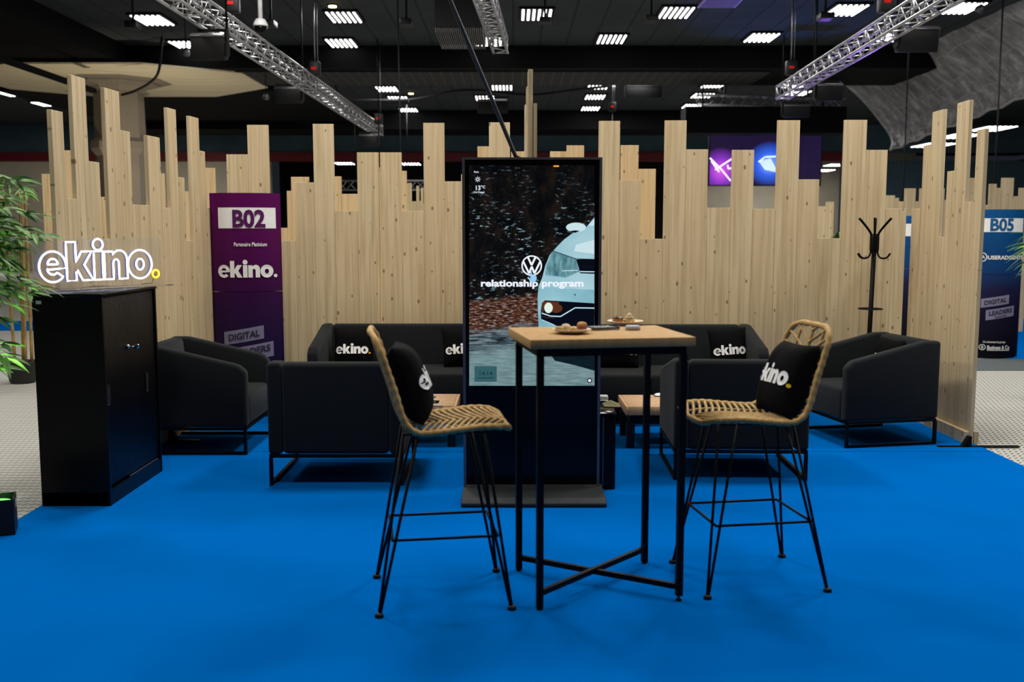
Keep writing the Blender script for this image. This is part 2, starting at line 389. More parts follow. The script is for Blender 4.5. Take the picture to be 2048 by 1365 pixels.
# column with octagonal plaster canopy
cc = atY(242, 300, 25.0); colx, coly = cc.x, 25.0
mb = MB().lathe([(.56, 0), (.56, 3.35), (.62, 3.4), (.70, 3.52), (.70, 3.68), (.60, 3.78), (.58, 4.9), (.62, 4.95), (.66, 5.02), (1.0, 5.08), (1.0, 5.12), (1.35, 5.17)], 8, rot=R(22.5), smooth=False)
struct('column', mb, 'column').location = (colx, coly, 0)
mb = MB(); oc = [(3.4, 1.1), (1.6, 2.75), (-1.6, 2.75), (-3.3, 1.3), (-3.3, -1.3), (-1.5, -2.6), (1.5, -2.6), (3.4, -1.3)]
n = 8; mb.add([(x, y, 5.16) for x, y in oc] + [(x, y, 5.195) for x, y in oc], [tuple(range(n)), tuple(range(2 * n - 1, n - 1, -1))] + [(i, i + n, (i + 1) % n + n, (i + 1) % n) for i in range(n)])
struct('trim_7', mb, 'plaster').location = (colx, coly, 0)
# ribbed vault at the right
mb = MB(); nu, nv = 40, 20; vs = []; uvs = []
lo0, lo1 = atY(1778, 300, 26), atY(2230, 120, 17); hi0, hi1 = atY(1690, 172, 29), atY(2010, -60, 18.5)
for i in range(nu + 1):
    u = i / nu; a = lo0.lerp(lo1, u); b = hi0.lerp(hi1, u)
    mid = a.lerp(b, .5) + Vector((.9, -.2, -.55))
    for j in range(nv + 1):
        v = j / nv; p = a * (1 - v) ** 2 + mid * 2 * v * (1 - v) + b * v * v
        vs.append(p + Vector((0, 0, .03 * math.sin(u * 60 + v * 9)))); uvs.append((u, v))
fs = [(i * (nv + 1) + j, (i + 1) * (nv + 1) + j, (i + 1) * (nv + 1) + j + 1, i * (nv + 1) + j + 1) for i in range(nu) for j in range(nv)]
mb.add(vs, fs, 0, True); me = mb.mesh('trim_8', 'vault'); ul = me.uv_layers.new(name='uv')
for lp in me.loops: ul.data[lp.index].uv = uvs[lp.vertex_index]
o = bpy.data.objects.new('trim_8', me); COL.objects.link(o); tag(o, kind='structure')
m_ = o.modifiers.new('thick', 'SOLIDIFY'); m_.thickness = .05
# ================================================================== PARTITIONS
rnd = random.Random(4)
def partition(label, group, origin, rotz, boards, mat='pine', rail=True, feet=(), z0=0.008, th=.027):
    root = thing('wooden_partition', label, 'partition', origin, rotz, group)
    for x0, x1, h in boards:
        if x1 < x0: x0, x1 = x1, x0
        g = .0006
        w_ = (x1 - x0) / 2 - g
        mb = MB().rbox(-w_, w_, 0, th, 0, h - z0, .0012, 1); mb.sm = [False] * len(mb.sm)
        b = mb.build('board', mat, root, ((x0 + x1) / 2, rnd.uniform(-.0015, .0015), z0))
    if rail:
        xs = [b[0] for b in boards] + [b[1] for b in boards]
        MB().box(min(xs), max(xs), -.034, -.003, z0, z0 + .085).build('base_rail', mat, root)
        MB().box(min(xs), max(xs), th + .003, th + .034, z0, z0 + .085).build('base_rail', mat, root)
    for fx in feet:
        mb = MB().box(fx - .02, fx + .02, -.26, .30, z0, z0 + .006)
        mb.add([(fx - .02, -.036, z0), (fx + .02, -.036, z0), (fx + .02, -.10, z0), (fx - .02, -.10, z0), (fx - .02, -.036, z0 + .075), (fx + .02, -.036, z0 + .075), (fx + .02, -.055, z0 + .075), (fx - .02, -.055, z0 + .075)],
               [(0, 1, 2, 3), (4, 7, 6, 5), (0, 4, 5, 1), (1, 5, 6, 2), (2, 6, 7, 3), (3, 7, 4, 0)])
        mb.build('foot_bracket', 'steel', root)
    return root
def back_boards(lst, Y):
    out = []
    for a, b, t_ in lst:
        pa = atY(a, t_, Y); pb = atY(b, t_, Y); out.append((atY(a, 330, Y).x, atY(b, 330, Y).x, pa.z))
    return out
YL, YR = 8.36, 8.22
BL = [(426, 453, 395), (453, 496, 309), (496, 538, 250), (538, 588, 482), (588, 627, 365), (627, 668, 248), (668, 714, 422), (714, 757.5, 305), (760, 803, 305), (803, 847, 422), (847, 889, 246), (889, 926, 363), (926, 978, 420), (978, 1020, 245), (1020, 1046, 420)]
BR_ = [(1066, 1110, 420), (1110, 1153, 360), (1153, 1197, 420), (1197, 1239.5, 242), (1239.5, 1282, 360.6), (1282, 1328.5, 478), (1328.5, 1372, 241), (1372, 1416, 299), (1416, 1464, 416), (1464, 1508, 300), (1508, 1553, 418), (1553, 1598, 240.6), (1598, 1640, 359), (1640, 1686, 477), (1686, 1731.5, 240), (1731.5, 1774.5, 300), (1774.5, 1817, 417.6)]
GP = 'pine board partitions of the stand'
partition('pine board partition with stepped tops behind the left sofa', GP, (0, YL, 0), 0, back_boards(BL, YL))
partition('pine board partition with stepped tops behind the right sofa and coat rack', GP, (0, YR, 0), 0, back_boards(BR_, YR))
XL, XR = -2.51, 3.20
LW = [(102, 130, 219), (130, 148, 397), (148, 174, 151), (174, 202, 322), (202, 215, 478), (215, 239, 177), (240, 263, 260), (263, 293, 409), (301, 322, 272), (322, 338, 415), (338, 354, 216), (354, 371, 354), (371, 383, 482), (383, 398, 233), (398, 412, 301), (412, 424, 415)]
def side_boards(lst, X, y0, sgn):
    out = []
    for a, b, t_ in lst:
        ya = atX(a, t_, X).y; yb = atX(b, t_, X).y; h = atX(a, t_, X).z
        out.append([sgn * (ya - y0), sgn * (yb - y0), h])
    for i in range(len(out) - 1):
        m = (out[i][1] + out[i + 1][0]) / 2; out[i][1] = m; out[i + 1][0] = m
    return out
KA, KB = -3.214, .106          # the left wall stands on the line x = KA + KB*y, opening a little towards the visitor
def atL(px, py):
    d = ray(px, py); t = KA / (d.x - KB * d.y); return Vector((d.x * t, d.y * t, CH + d.z * t))
LA = math.atan(KB); LC = math.cos(LA); n0 = atL(102, 219)
def left_boards(lst):
    out = []
    for a, b, t_ in lst: out.append([(atL(a, t_).y - n0.y) / LC, (atL(b, t_).y - n0.y) / LC, atL(a, t_).z])
    for i in range(len(out) - 1):
        m = (out[i][1] + out[i + 1][0]) / 2; out[i][1] = m; out[i + 1][0] = m
    return out
partition('pine board partition along the left side of the stand, beside the black cabinet', GP, (n0.x, n0.y, 0), R(90) - LA, left_boards(LW), feet=(1.25, 1.95))
RW = [(1971, 1951, 257), (1951, 1935, 403), (1935, 1913, 201), (1911, 1891.5, 341), (1891.5, 1882, 474), (1882, 1864, 220), (1864, 1844, 288), (1844, 1824, 417)]
y1 = atX(1971, 257, XR).y
partition('pine board partition along the right side of the stand, beside the coat rack', GP, (XR, y1, 0), R(-90), side_boards(RW, XR, y1, -1), feet=(.09,))
# divider seen edge on behind the screen
dv = [(0, .17, 2.40), (.17, .34, 1.7), (.34, .51, 2.15), (.51, .68, 1.6), (.68, .86, 2.4), (.86, 1.04, 2.1), (1.04, 1.22, 1.6), (1.22, 1.40, 2.2), (1.40, 1.58, 1.7), (1.58, 1.76, 2.4), (1.76, 1.94, 1.5), (1.94, 2.12, 2.1), (2.12, 2.40, 1.8)]
root = partition('pine partition seen edge-on rising behind the tall screen', GP, (.097, 5.78, 0), R(90), dv, rail=False)
root.rotation_euler = (0, 0, R(90)); root.location.x = .118
for x_, dy, h, nm in ((-.022, .0, atY(1060, 201, 5.75).z, 0), (-.03, -.024, atY(1067, 207, 5.75).z, 0)):
    MB().box(0, .09, dy, dy + .02, .008, h).build('board', 'pine', root, (x_ - .01, 0, 0))
# second row of partitions behind
P2 = [(62, 82, 520), (82, 115, 348), (115, 150, 301), (150, 186, 455), (186, 222, 394), (222, 257, 470), (257, 292, 440), (292, 327, 347), (327, 363, 430), (363, 400, 383), (400, 429, 336), (429, 472, 430), (472, 508, 430), (508, 545, 456), (545, 572, 456), (572, 581, 382), (581, 617, 354), (617, 650, 420), (650, 682, 353), (682, 716, 388), (716, 740, 420), (740, 778, 335), (778, 813, 342), (813, 850, 430), (850, 886, 430), (886, 922, 430), (922, 955, 349), (955, 990, 293), (990, 1022, 420), (1022, 1057, 303), (1057, 1100, 420), (1100, 1133, 303), (1133, 1168, 291), (1168, 1204, 420), (1204, 1241, 420), (1241, 1277, 290.5), (1277, 1312, 338)]
partition('warm-toned pine partition of the stand behind, seen through the gaps', 'pine partitions of other stands', (0, 10.1, 0), 0, back_boards(P2, 10.1), 'pine_far', z0=0.001, feet=(-4.45,))
P3 = [(1775, 1793, 391), (1793, 1801, 396), (1801, 1812, 403), (1812, 1834, 377), (1834, 1842, 403), (1842, 1877, 377), (1877, 1892, 377), (1892, 1930, 400), (1930, 1935, 388), (1935, 1958, 356), (1958, 1975, 399), (1975, 1981, 410), (1981, 1996, 368), (1996, 2005, 376), (2005, 2030, 356), (2030, 2041, 393), (2041, 2064, 376)]
partition('far pine partition behind the blue column sign', 'pine partitions of other stands', (0, 14.8, 0), 0, back_boards(P3, 14.8), 'pine', rail=False, z0=.001)
P4 = [(1630, 1655, 413), (1655, 1671, 404)]
partition('short far pine partition seen through the gap left of the coat rack', 'pine partitions of other stands', (0, 14.6, 0), 0, back_boards(P4, 14.6), 'pine', rail=False, z0=.001)
P5 = [(812, 817, 367), (817, 823, 366), (823, 832, 403), (832, 838, 372), (838, 841, 402), (841, 846, 376), (846, 856, 408)]
partition('distant pine slat partition seen in the gap left of the screen', 'pine partitions of other stands', (0, 17, 0), 0, back_boards(P5, 17), 'pine', rail=False, z0=.001)
# ================================================================== SOFAS AND ARMCHAIRS
def seat_unit(name, label, cat, W, loc, rotz, group, D=.72, H=.725, HF=.60):
    """front at local -y"""
    root = thing(name, label, cat, loc, rotz, group)
    a = .085; zb = .185; y0_, y1_ = -D / 2, D / 2
    prof = [(y0_, zb), (y1_, zb), (y1_, H), (y1_ - .12, H), (y0_ + .05, HF), (y0_, HF - .045)]
    for s in (-1, 1):
        x0, x1 = (s * W / 2, s * (W / 2 - a)) if s < 0 else (s * (W / 2 - a), s * W / 2)
        MB().rprism(prof, x0, x1, .022, 3).build('arm', 'felt', root)
    wi = W / 2 - a - .001
    MB().rprism([(y1_ - .15, zb), (y1_, zb), (y1_, H - .002), (y1_ - .10, H - .002)], -wi, wi, .028, 3).build('backrest', 'felt', root)
    nseat = 1 if W < 1.2 else 2
    for i in range(nseat):
        xa = -wi + 2 * wi * i / nseat; xb = -wi + 2 * wi * (i + 1) / nseat
        MB().rbox(xa + .001, xb - .001, y0_ + .005, y1_ - .13, zb, .40, .025, 3).build('seat', 'felt', root)
    q = .02; xo = W / 2 - q / 2 - .004; yo = D / 2 - q / 2 - .006
    mb = MB()
    for s in (-1, 1): mb.box(s * xo - q / 2, s * xo + q / 2, -yo, yo, zb - q, zb - .001)
    for y in (-yo, yo): mb.box(-xo, xo, y - q / 2, y + q / 2, zb - q, zb - .001)
    mb.build('base_frame', 'steel', root)
    for s in (-1, 1):
        mb = MB()
        for y in (-yo, yo): mb.box(s * xo - q / 2, s * xo + q / 2, y - q / 2, y + q / 2, .0, zb - q)
        mb.box(s * xo - q / 2, s * xo + q / 2, -yo + q / 2, yo - q / 2, .0, q); mb.build('leg', 'steel', root)
    return root
GA = 'charcoal armchairs around the coffee tables'
FZ = .008
sL = seat_unit('sofa', 'charcoal felt two-seat sofa with two black cushions, left of the screen', 'sofa', 1.63, (-.745, 7.86, FZ), 0, 'charcoal sofas')
sR = seat_unit('sofa', 'charcoal felt two-seat sofa with two black cushions, right of the screen', 'sofa', 1.79, (1.05, 7.80, FZ), 0, 'charcoal sofas')
# near chairs, backs to the camera
seat_unit('armchair', 'charcoal armchair seen from behind, left of the screen', 'armchair', .79, (-1.025, 6.045, FZ), R(180), GA)
seat_unit('armchair', 'charcoal armchair seen from behind, partly hidden by the right bar stool', 'armchair', .80, (1.37, 6.16, FZ), R(178.5), GA)
seat_unit('armchair', 'charcoal armchair side-on beside the black cabinet', 'armchair', .70, (-2.105, 6.84, FZ), R(90), GA, D=.70)
seat_unit('armchair', 'charcoal armchair at right turned sideways, below the coat rack', 'armchair', .70, (2.555, 7.10, FZ), R(-90 + 11), GA, D=.70)
# ------------------------------------------------------------------ cushions
def cush_h(u, v, T): return T * max(0.0, (1 - abs(u) ** 3.2) * (1 - abs(v) ** 3.2)) ** .55
def cush_xy(u, v, A):
    return (A * u * (1 - .055 * math.cos(v * math.pi / 2) * u * u), A * v * (1 - .055 * math.cos(u * math.pi / 2) * v * v))
def cushion(label, loc, rot, A=.16, T=.062, group='black lettered cushions', seed=0, lettering=True, drop=-.02):
    root = MB(); n = 26; rn = random.Random(seed)
    ph = [rn.uniform(0, 6) for _ in range(4)]
    def wr(u, v): return .004 * math.sin(5 * u + 3 * v + ph[0]) * math.sin(4 * v - 2 * u + ph[1]) + .003 * math.sin(9 * u * v + ph[2])
    def pt(u, v, s):
        x, z = cush_xy(u, v, A); e = (1 - u * u) * (1 - v * v)
        return (x, s * (cush_h(u, v, T) + wr(u, v) * e), z)
    for s in (-1, 1):
        vs = [pt(-1 + 2 * i / n, -1 + 2 * j / n, s) for i in range(n + 1) for j in range(n + 1)]
        fs = []
        for i in range(n):
            for j in range(n):
                q = (i * (n + 1) + j, (i + 1) * (n + 1) + j, (i + 1) * (n + 1) + j + 1, i * (n + 1) + j + 1)
                fs.append(q if s < 0 else q[::-1])
        root.add(vs, fs, 0, True)
    o = root.build('cushion', 'cloth', None, loc, rot); tag(o, label, 'cushion', group)
    if lettering:
        wdt = A * 1.72; k = wdt / LOGO_W
        def fn(x, y):
            X = x * k - wdt / 2; Z = y * k + drop - .5 * k
            u, v = X / A, Z / A
            for _ in range(2):
                xx_, zz_ = cush_xy(u, v, A); u += (X - xx_) / A; v += (Z - zz_) / A
            p = pt(u, v, -1); return (X, p[1] - .005, Z)
        MB().shape(logo_shape(0), fn).build('lettering', 'white', o)
        l = MB().shape(logo_shape(1), fn).build('full_stop', 'yellow', o); l['label'] = 'yellow full stop'
    return o
cushion('black cushion at the left end of the left sofa', (-1.27, 7.945, .562), (R(-14), 0, R(3)), seed=1, drop=-.03)
cushion('black cushion on the left sofa, half hidden by the screen', (-.40, 7.945, .562), (R(-14), R(-2), R(8)), seed=2, drop=-.03)
cushion('black cushion on the right sofa beside the screen', (.855, 7.885, .562), (R(-14), R(1), R(-2)), seed=3, drop=-.03)
cushion('black cushion at the right end of the right sofa', (1.725, 7.885, .562), (R(-14), R(-3), R(7)), seed=4, drop=-.03)
cushion('black cushion lying in the armchair below the coat rack', (2.72, 7.16, .56), (R(-16), 0, R(-79)), seed=5)
# ================================================================== COFFEE TABLES
def coffee(label, x0, x1, y0, y1, zt):
    cx, cy = (x0 + x1) / 2, (y0 + y1) / 2; w2, d2 = (x1 - x0) / 2, (y1 - y0) / 2
    root = thing('coffee_table', label, 'coffee table', (cx, cy, FZ), 0, 'low pine coffee tables')
    zt -= FZ
    n = 3
    for i in range(n):
        a = -w2 + .02 + (2 * w2 - .04) * i / n; b = -w2 + .02 + (2 * w2 - .04) * (i + 1) / n
        MB().rbox(a + .0012, b - .0012, -d2, d2, zt - .06, zt, .002, 1).build('plank', 'coffee', root)
    for s in (-1, 1):
        a, b = sorted((s * w2, s * (w2 - .019))); MB().rbox(a, b, -d2, d2, zt - .06, zt, .002, 1).build('edge_strip', 'coffee', root)
    MB().box(-w2 + .03, w2 - .03, -d2 + .04, d2 - .03, zt - .115, zt - .0605).build('under_frame', 'black', root)
    for sx in (-1, 1):
        for sy in (-1, 1):
            xa, xb = sorted((sx * (w2 - .01), sx * (w2 - .065))); ya, yb = sorted((sy * (d2 - .02), sy * (d2 - .06)))
            MB().box(xa, xb, ya, yb, 0, zt - .1155).build('leg', 'black', root)
    return root
CT = atZ(1252, 814, .30)
coffee('low pine coffee table right of the screen', CT.x, CT.x + .92, CT.y, CT.y + .50, .30)
CL = atZ(913, 812, .30)
coffee('low pine coffee table with leaflets left of the screen', CL.x - .92, CL.x, CL.y, CL.y + .50, .30)
p = atZ(862, 804, .302)
lf = MB().box(-.10, .085, -.058, .055, 0, .002).build('leaflet', 'cloth', None, (p.x - .03, p.y, .3002)); tag(lf, 'black leaflet with white lettering on the left coffee table', 'leaflet')
def blots(x0, x1, y, h, seed):
    rn = random.Random(seed); vs = []; fs = []; x = x0
    while x < x1:
        w_ = rn.uniform(.5, 1.3) * h; hh = h * rn.uniform(.6, 1); k = len(vs)
        vs += [(x, y), (min(x + w_, x1), y), (min(x + w_, x1), y + hh), (x, y + hh)]; fs.append((k, k + 1, k + 2, k + 3)); x += w_ + h * .25
    return vs, fs
MB().shape(blots(-.08, .062, -.014, .017, 3), lambda x, y: (x, y, .0025)).build('print', 'white', lf)
p = atZ(863, 795, .302)
cd = thing('card_stack', 'small grey stack of cards on the left coffee table behind the leaflet', 'cards', (p.x, p.y, .3002))
for i in range(5): MB().box(-.028, .028, -.02, .02, i * .003, i * .003 + .0026).build('card', 'greyw', cd, (rnd.uniform(-.002, .002), rnd.uniform(-.002, .002), 0))
p = atZ(868, 812, .302)
tag(MB().box(-.10, .085, -.025, .022, 0, .002).build('leaflet', 'greyw', None, (p.x - .03, p.y + .03, .3002)), 'pale leaflet at the front edge of the left coffee table', 'leaflet')
p = atZ(1316, 791, .302)
mb = MB().box(-.03, .09, -.06, .05, 0, .0015).box(-.02, .08, -.04, .06, .002, .004, 1)
mb.add([(-.03, -.02, .004), (.05, -.03, .004), (.06, .02, .02), (-.01, .03, .012)], [(0, 1, 2, 3)], 2)
tag(mb.build('wrapper', ['cloth', 'greyw', 'white'], None, (p.x, p.y, .3002)), 'crumpled black and pale wrapper on the right coffee table', 'wrapper')
# black pedestal bin/side table behind the screen with papers and cable
pg = ground(1233, 985)
ped = thing('side_pedestal', 'narrow black pedestal standing behind the right edge of the screen', 'pedestal', (pg.x - .13, pg.y + .19, FZ))
MB().rbox(-.125, .125, -.16, .20, .0, .43, .006, 2).build('body', 'cab', ped)
MB().rbox(-.13, .13, -.165, .205, .4305, .445, .003, 1).build('top', 'glassblk', ped)
MB().box(.05, .056, -.166, -.161, .02, .425).build('edge_strip', 'dkalu', ped)
pt = FZ + .4455
q = atZ(1222, 812, pt)
mb = MB().add([(-.05, -.05, 0), (.045, -.06, 0), (.05, .05, 0), (.0, .09, 0), (-.05, .07, 0), (-.05, -.05, .004), (.045, -.06, .004), (.05, .05, .004), (.0, .09, .02), (-.05, .07, .004)], [(4, 3, 2, 1, 0), (5, 6, 7, 8, 9), (0, 1, 6, 5), (1, 2, 7, 6), (2, 3, 8, 7), (3, 4, 9, 8), (4, 0, 5, 9)])
tag(mb.build('paper_pouch', plain('khaki_paper', (.16, .15, .07), .6), None, (q.x + .005, q.y, pt)), 'khaki pouch lying on the black pedestal behind the screen', 'pouch')
q = atZ(1210, 804, pt)
tag(MB().rbox(-.06, .02, -.03, .03, 0, .035, .006, 2).build('adapter', 'offwhite', None, (q.x, q.y + .03, pt)), 'white plug adapter on the black pedestal behind the screen', 'adapter')
mb = MB().tube([(-.05, -.02, .006), (-.01, -.03, .012), (.02, -.05, .01), (.035, -.09, .006), (.045, -.13, .005)], .0045, 6)
tag(mb.build('cable', 'offwhite', None, (q.x, q.y, pt)), 'short white cable on the black pedestal behind the screen', 'cable')
# ================================================================== TALL SCREEN
KY = 5.50
kl = atY(927, 700, KY); kr = atY(1200, 700, KY); kcx = (kl.x + kr.x) / 2; kw = (kr.x - kl.x) / 2; ktop = atY(1060, 316, KY).z
kio = thing('advertising_screen', 'tall black freestanding digital screen showing a white car', 'screen', (kcx, KY, FZ))
ktop -= FZ
mb = MB().rbox(-kw, kw, .004, .055, .045, ktop, .004, 1); mb.sm = [False] * len(mb.sm); mb.build('housing', 'black', kio)
mb = MB().box(-kw - .003, -kw + .012, -.004, .05, .045, ktop + .003).box(kw - .012, kw + .003, -.004, .05, .045, ktop + .003).box(-kw + .012, kw - .012, -.004, .05, ktop - .009, ktop + .003)
mb.build('bezel_frame', 'dkalu', kio)
MB().box(-kw + .012, kw - .012, 0, .0038, .05, ktop - .009).build('front_glass', 'glassblk', kio)
bt = [(-.28, 0), (.085, 0), (.085, .036), (.07, .045), (-.24, .045), (-.28, .022)]
mb = MB().rprism(bt, -kw - .005, kw + .02, .006, 2); o = mb.build('foot_plate', 'baseplate', kio)
MB().box(-kw + .01, kw - .01, -.012, -.001, .0455, .058).build('foot_trim', 'chrome', kio)
# --- picture on the screen
def S(px, py, k=0):
    q = atY(px, py, KY); return (q.x - kcx, -.0006 - .0003 * k, q.z - FZ)
t = NT('screen_forest'); c = t.coord(); sp = t.n('ShaderNodeSeparateXYZ'); t.set(sp, 0, c)
zz = sp.outputs[2]
zA = S(1060, 590)[2]; zB = S(1060, 650)[2]; zC = S(1060, 690)[2]; zT = S(1060, 340)[2]
vA = t.coord((26, 1, 70)); nA = t.noise(vA, 1, 4, .65); vB = t.coord((14, 1, 9)); nB = t.noise(vB, 1, 4, .6)
forest = t.ramp(nB, (.35, (.0006, .001, .0018)), (.5, (.003, .003, .003)), (.64, (.011, .007, .005)))
speck = t.ramp(nA, (.57, (0, 0, 0)), (.66, (.30, .46, .52)))
msk = t.ramp(t.noise(t.coord((5, 1, 4)), 1, 2), (.44, (0, 0, 0)), (.58, (1, 1, 1)))
ml = t.n('ShaderNodeMix', data_type='RGBA', blend_type='MULTIPLY'); t.set(ml, 0, 1.0); t.set(ml, 6, speck); t.set(ml, 7, msk)
ad = t.n('ShaderNodeMix', data_type='RGBA', blend_type='ADD'); _mr = t.n('ShaderNodeMapRange', {1: S(1060, 350)[2], 2: S(1060, 430)[2], 3: .22, 4: .9}); t.set(_mr, 0, zz); t.set(ad, 0, _mr.outputs[0]); t.set(ad, 6, forest); t.set(ad, 7, ml.outputs[2])
nL = t.noise(t.coord((30, 1, 110)), 1, 3, .6)
leaves = t.ramp(nL, (.36, (.004, .004, .006)), (.46, (.05, .016, .009)), (.55, (.13, .05, .024)), (.64, (.30, .31, .32)))
nR = t.noise(t.coord((9, 1, 75)), 1, 3, .6)
roadt = t.ramp(nR, (.38, (.006, .009, .014)), (.5, (.06, .09, .105)), (.62, (.2, .26, .28)))
roadb = t.ramp(nR, (.3, (.10, .17, .185)), (.7, (.22, .34, .36)))
def stepz(z, s): return t.math('MULTIPLY_ADD', zz, s, -z * s + .5)
def cl(x):
    k = t.n('ShaderNodeClamp'); t.set(k, 0, x); return k.outputs[0]
wob = t.math('MULTIPLY', t.math('SUBTRACT', nB, .5), .06)
def above(z, s=40): return cl(t.math('MULTIPLY_ADD', t.math('ADD', t.math('ADD', zz, wob), t.math('MULTIPLY', sp.outputs[0], -.12)), s, -z * s + .5))
col_ = t.mix(above(zC, 18), roadb, roadt); col_ = t.mix(above(zB, 25), col_, leaves); col_ = t.mix(above(zA, 35), col_, ad.outputs[2])
t.base((0, 0, 0), .4, 0, .2).emit(col_, 1.0); M['scr'] = t.m
def pic(name, c, s=1.0, noise=None):
    t = NT(name)
    if noise: t.base((0, 0, 0), .4, 0, .2).emit(t.ramp(t.noise(t.coord(noise[0]), 1, 3), (.3, noise[1]), (.7, c)), s)
    else: t.base((0, 0, 0), .4, 0, .2).emit(c, s)
    return t.m
pm = [M['scr'], pic('pic_body', lin(182, 214, 224), 1, ((3, 1, 5), lin(138, 187, 200))), pic('pic_light', lin(200, 226, 232)), pic('pic_lamp', lin(120, 170, 180), 1, ((60, 1, 14), lin(50, 92, 104))), pic('pic_dark', lin(4, 8, 20)), pic('pic_line', lin(190, 225, 238)), pic('pic_fog', lin(225, 240, 225)), pic('pic_amber', lin(92, 48, 26)), pic('pic_shadow', lin(14, 32, 40), 1, ((10, 1, 60), lin(8, 20, 27))), pic('pic_white', lin(240, 245, 255)), pic('pic_hand', lin(150, 205, 240)), pic('pic_box', lin(52, 92, 98)), pic('pic_darktext', lin(12, 30, 38)), pic('pic_orange', lin(255, 170, 60)), pic('pic_tyre', lin(5, 8, 12)), pic('pic_lowbody', lin(150, 196, 208), 1, ((4, 1, 8), lin(116, 170, 185)))]
scr = MB()
def P(pts, mi, k): scr.shape(poly(pts), lambda x, y: S(x, y, k), mi)
def ST(pts, wd, mi, k): scr.shape(stroke(pts, wd), lambda x, y: S(x, y, k), mi)
scr.add([S(938.5, 772), S(1189, 772), S(1189, 331), S(938.5, 331)], [(0, 1, 2, 3)], 0)
ST([(1120, 345), (1150, 385), (1165, 395), (1180, 345)], 1.1, 8, 1); ST([(1165, 395), (1160, 440)], 1.0, 8, 1)
P([(1107, 329.5 + 1.5), (1118, 331), (1118, 334), (1107, 334)], 13, 1)
P([(1092, 697), (1130, 690), (1189, 690), (1189, 742), (1150, 731), (1110, 722)], 8, 1)
P([(1077, 655), (1188.6, 655), (1188.6, 697), (1170, 700), (1090, 695), (1080, 680)], 15, 2)
P(ell(1128, 690, 36, 24, 24, 0, 360), 14, 3)
P([(1188.6, 432), (1171, 454), (1149, 464), (1128.6, 478.8), (1114, 493.4), (1106.6, 502), (1099, 511), (1090.5, 531.5), (1084.6, 555), (1077.3, 572.6), (1075.3, 593), (1075.8, 622.4), (1077.3, 656), (1188.6, 656)], 1, 4)
P([(1078, 575), (1188.6, 580), (1188.6, 656), (1077.3, 656), (1075.8, 622.4), (1075.3, 593)], 15, 5)
P([(1176, 452), (1188.6, 438), (1188.6, 452)], 2, 5); ST([(1188.6, 433), (1171, 455)], 2.2, 4, 5)
P([(1152, 490), (1188.6, 480), (1188.6, 508), (1148, 503)], 2, 5)
P(ell(1152, 455, 20, 9.5, 24), 2, 6); P([(1136, 463), (1150, 466), (1160, 462), (1150, 461)], 4, 7)
P([(1105, 503), (1152, 518), (1158, 543), (1131.5, 555), (1090.5, 550.6), (1094, 530)], 3, 6)
ST([(1105, 502), (1152, 518), (1188.6, 519)], 1.4, 4, 7); ST([(1090, 551), (1131.5, 555.5), (1158, 544)], 2, 15, 7); ST([(1124, 542), (1156, 541)], 1.6, 5, 7)
P([(1152, 519), (1188.6, 519), (1188.6, 548), (1160, 547), (1157, 535)], 4, 6)
ST([(1160, 543.5), (1188.6, 544)], 2, 5, 7); ST([(1159, 534), (1188.6, 534)], .8, 8, 7)
ST([(1130, 588), (1142, 588), (1142, 602)], .7, 15, 7); P([(1147, 587), (1152, 590), (1150, 592)], 4, 7)
P([(1090, 601), (1125, 603), (1188.6, 607), (1188.6, 656), (1128, 656), (1110, 651), (1082.5, 640), (1081.5, 622), (1084, 606)], 4, 6)
P([(1085, 605), (1091, 602.5), (1118, 605), (1118, 608), (1090, 610), (1086, 625), (1083, 624)], 7, 7)
P(ell(1112, 617, 13, 9, 20), 7, 8); P(ell(1097, 616, 8.5, 10.5, 20), 6, 9)
ST([(1083.4, 626.6), (1101, 632.5), (1121, 633.4), (1150, 616), (1188.6, 616.6)], 2.2, 5, 8); ST([(1083, 639.5), (1110, 651)], 1.3, 5, 8); ST([(1084, 634), (1110, 637)], .9, 7, 8)
P([(949, 733), (993.5, 733), (993.5, 764), (949, 764)], 11, 2)
P(ell(1179, 761.5, 5, 5, 16), 4, 9); P(ell(1179, 761.5, 3, 3, 12), 9, 10)
screen = scr.build('screen_picture', pm, kio)
em = MB(); cx_, cy_ = 1063.4, 531.6
em.shape(poly(ell(cx_, cy_, 20.6, 20.6, 40), ell(cx_, cy_, 17.9, 17.9, 40)), lambda x, y: S(x, y, 11))
z2 = lambda x, y: (1040 + x / 8.53, 500 + y / 8.53)
for pl in ([z2(128, 112), z2(198, 262)], [z2(198, 262), z2(270, 112)], [z2(52, 192), z2(155, 402)], [z2(155, 402), z2(200, 284)], [z2(200, 284), z2(246, 402)], [z2(246, 402), z2(348, 192)]):
    em.shape(stroke(pl, 3.7), lambda x, y: S(x, y, 11))
o = em.build('emblem', pm[9], screen); o['label'] = 'round white emblem with two letters'
px1 = 1 / F * KY / math.cos(PITCH)   # metres per pixel on the screen, about
def scrtext(s, px, py, hpx, mi, bold=0, xs=1, k=12, wpx=None):
    sh = text(s, hpx, bold, xs, 'LEFT')
    if wpx:
        w0 = max(v[0] for v in sh[0]); sh = ([(v[0] * wpx / w0, v[1]) for v in sh[0]], sh[1])
    return MB().shape(sh, lambda x, y: S(px + x, py - y, k)).build('lettering', pm[mi], screen)
scrtext('relationship program', 961, 573, 13.6, 9, .034, wpx=206)
scrtext('Paris', 948, 346, 4, 9, .01, wpx=9.5); scrtext('13', 949.5, 380.5, 9, 9, .015, wpx=11.5); scrtext('°C', 962, 377, 5.6, 9, .02, wpx=8.5); scrtext('Ciel Dégagé', 948, 386.3, 3.6, 9, .01, wpx=21)
scrtext('14:14', 957, 751, 8.4, 12, 0, wpx=27.5)
dt = MB()
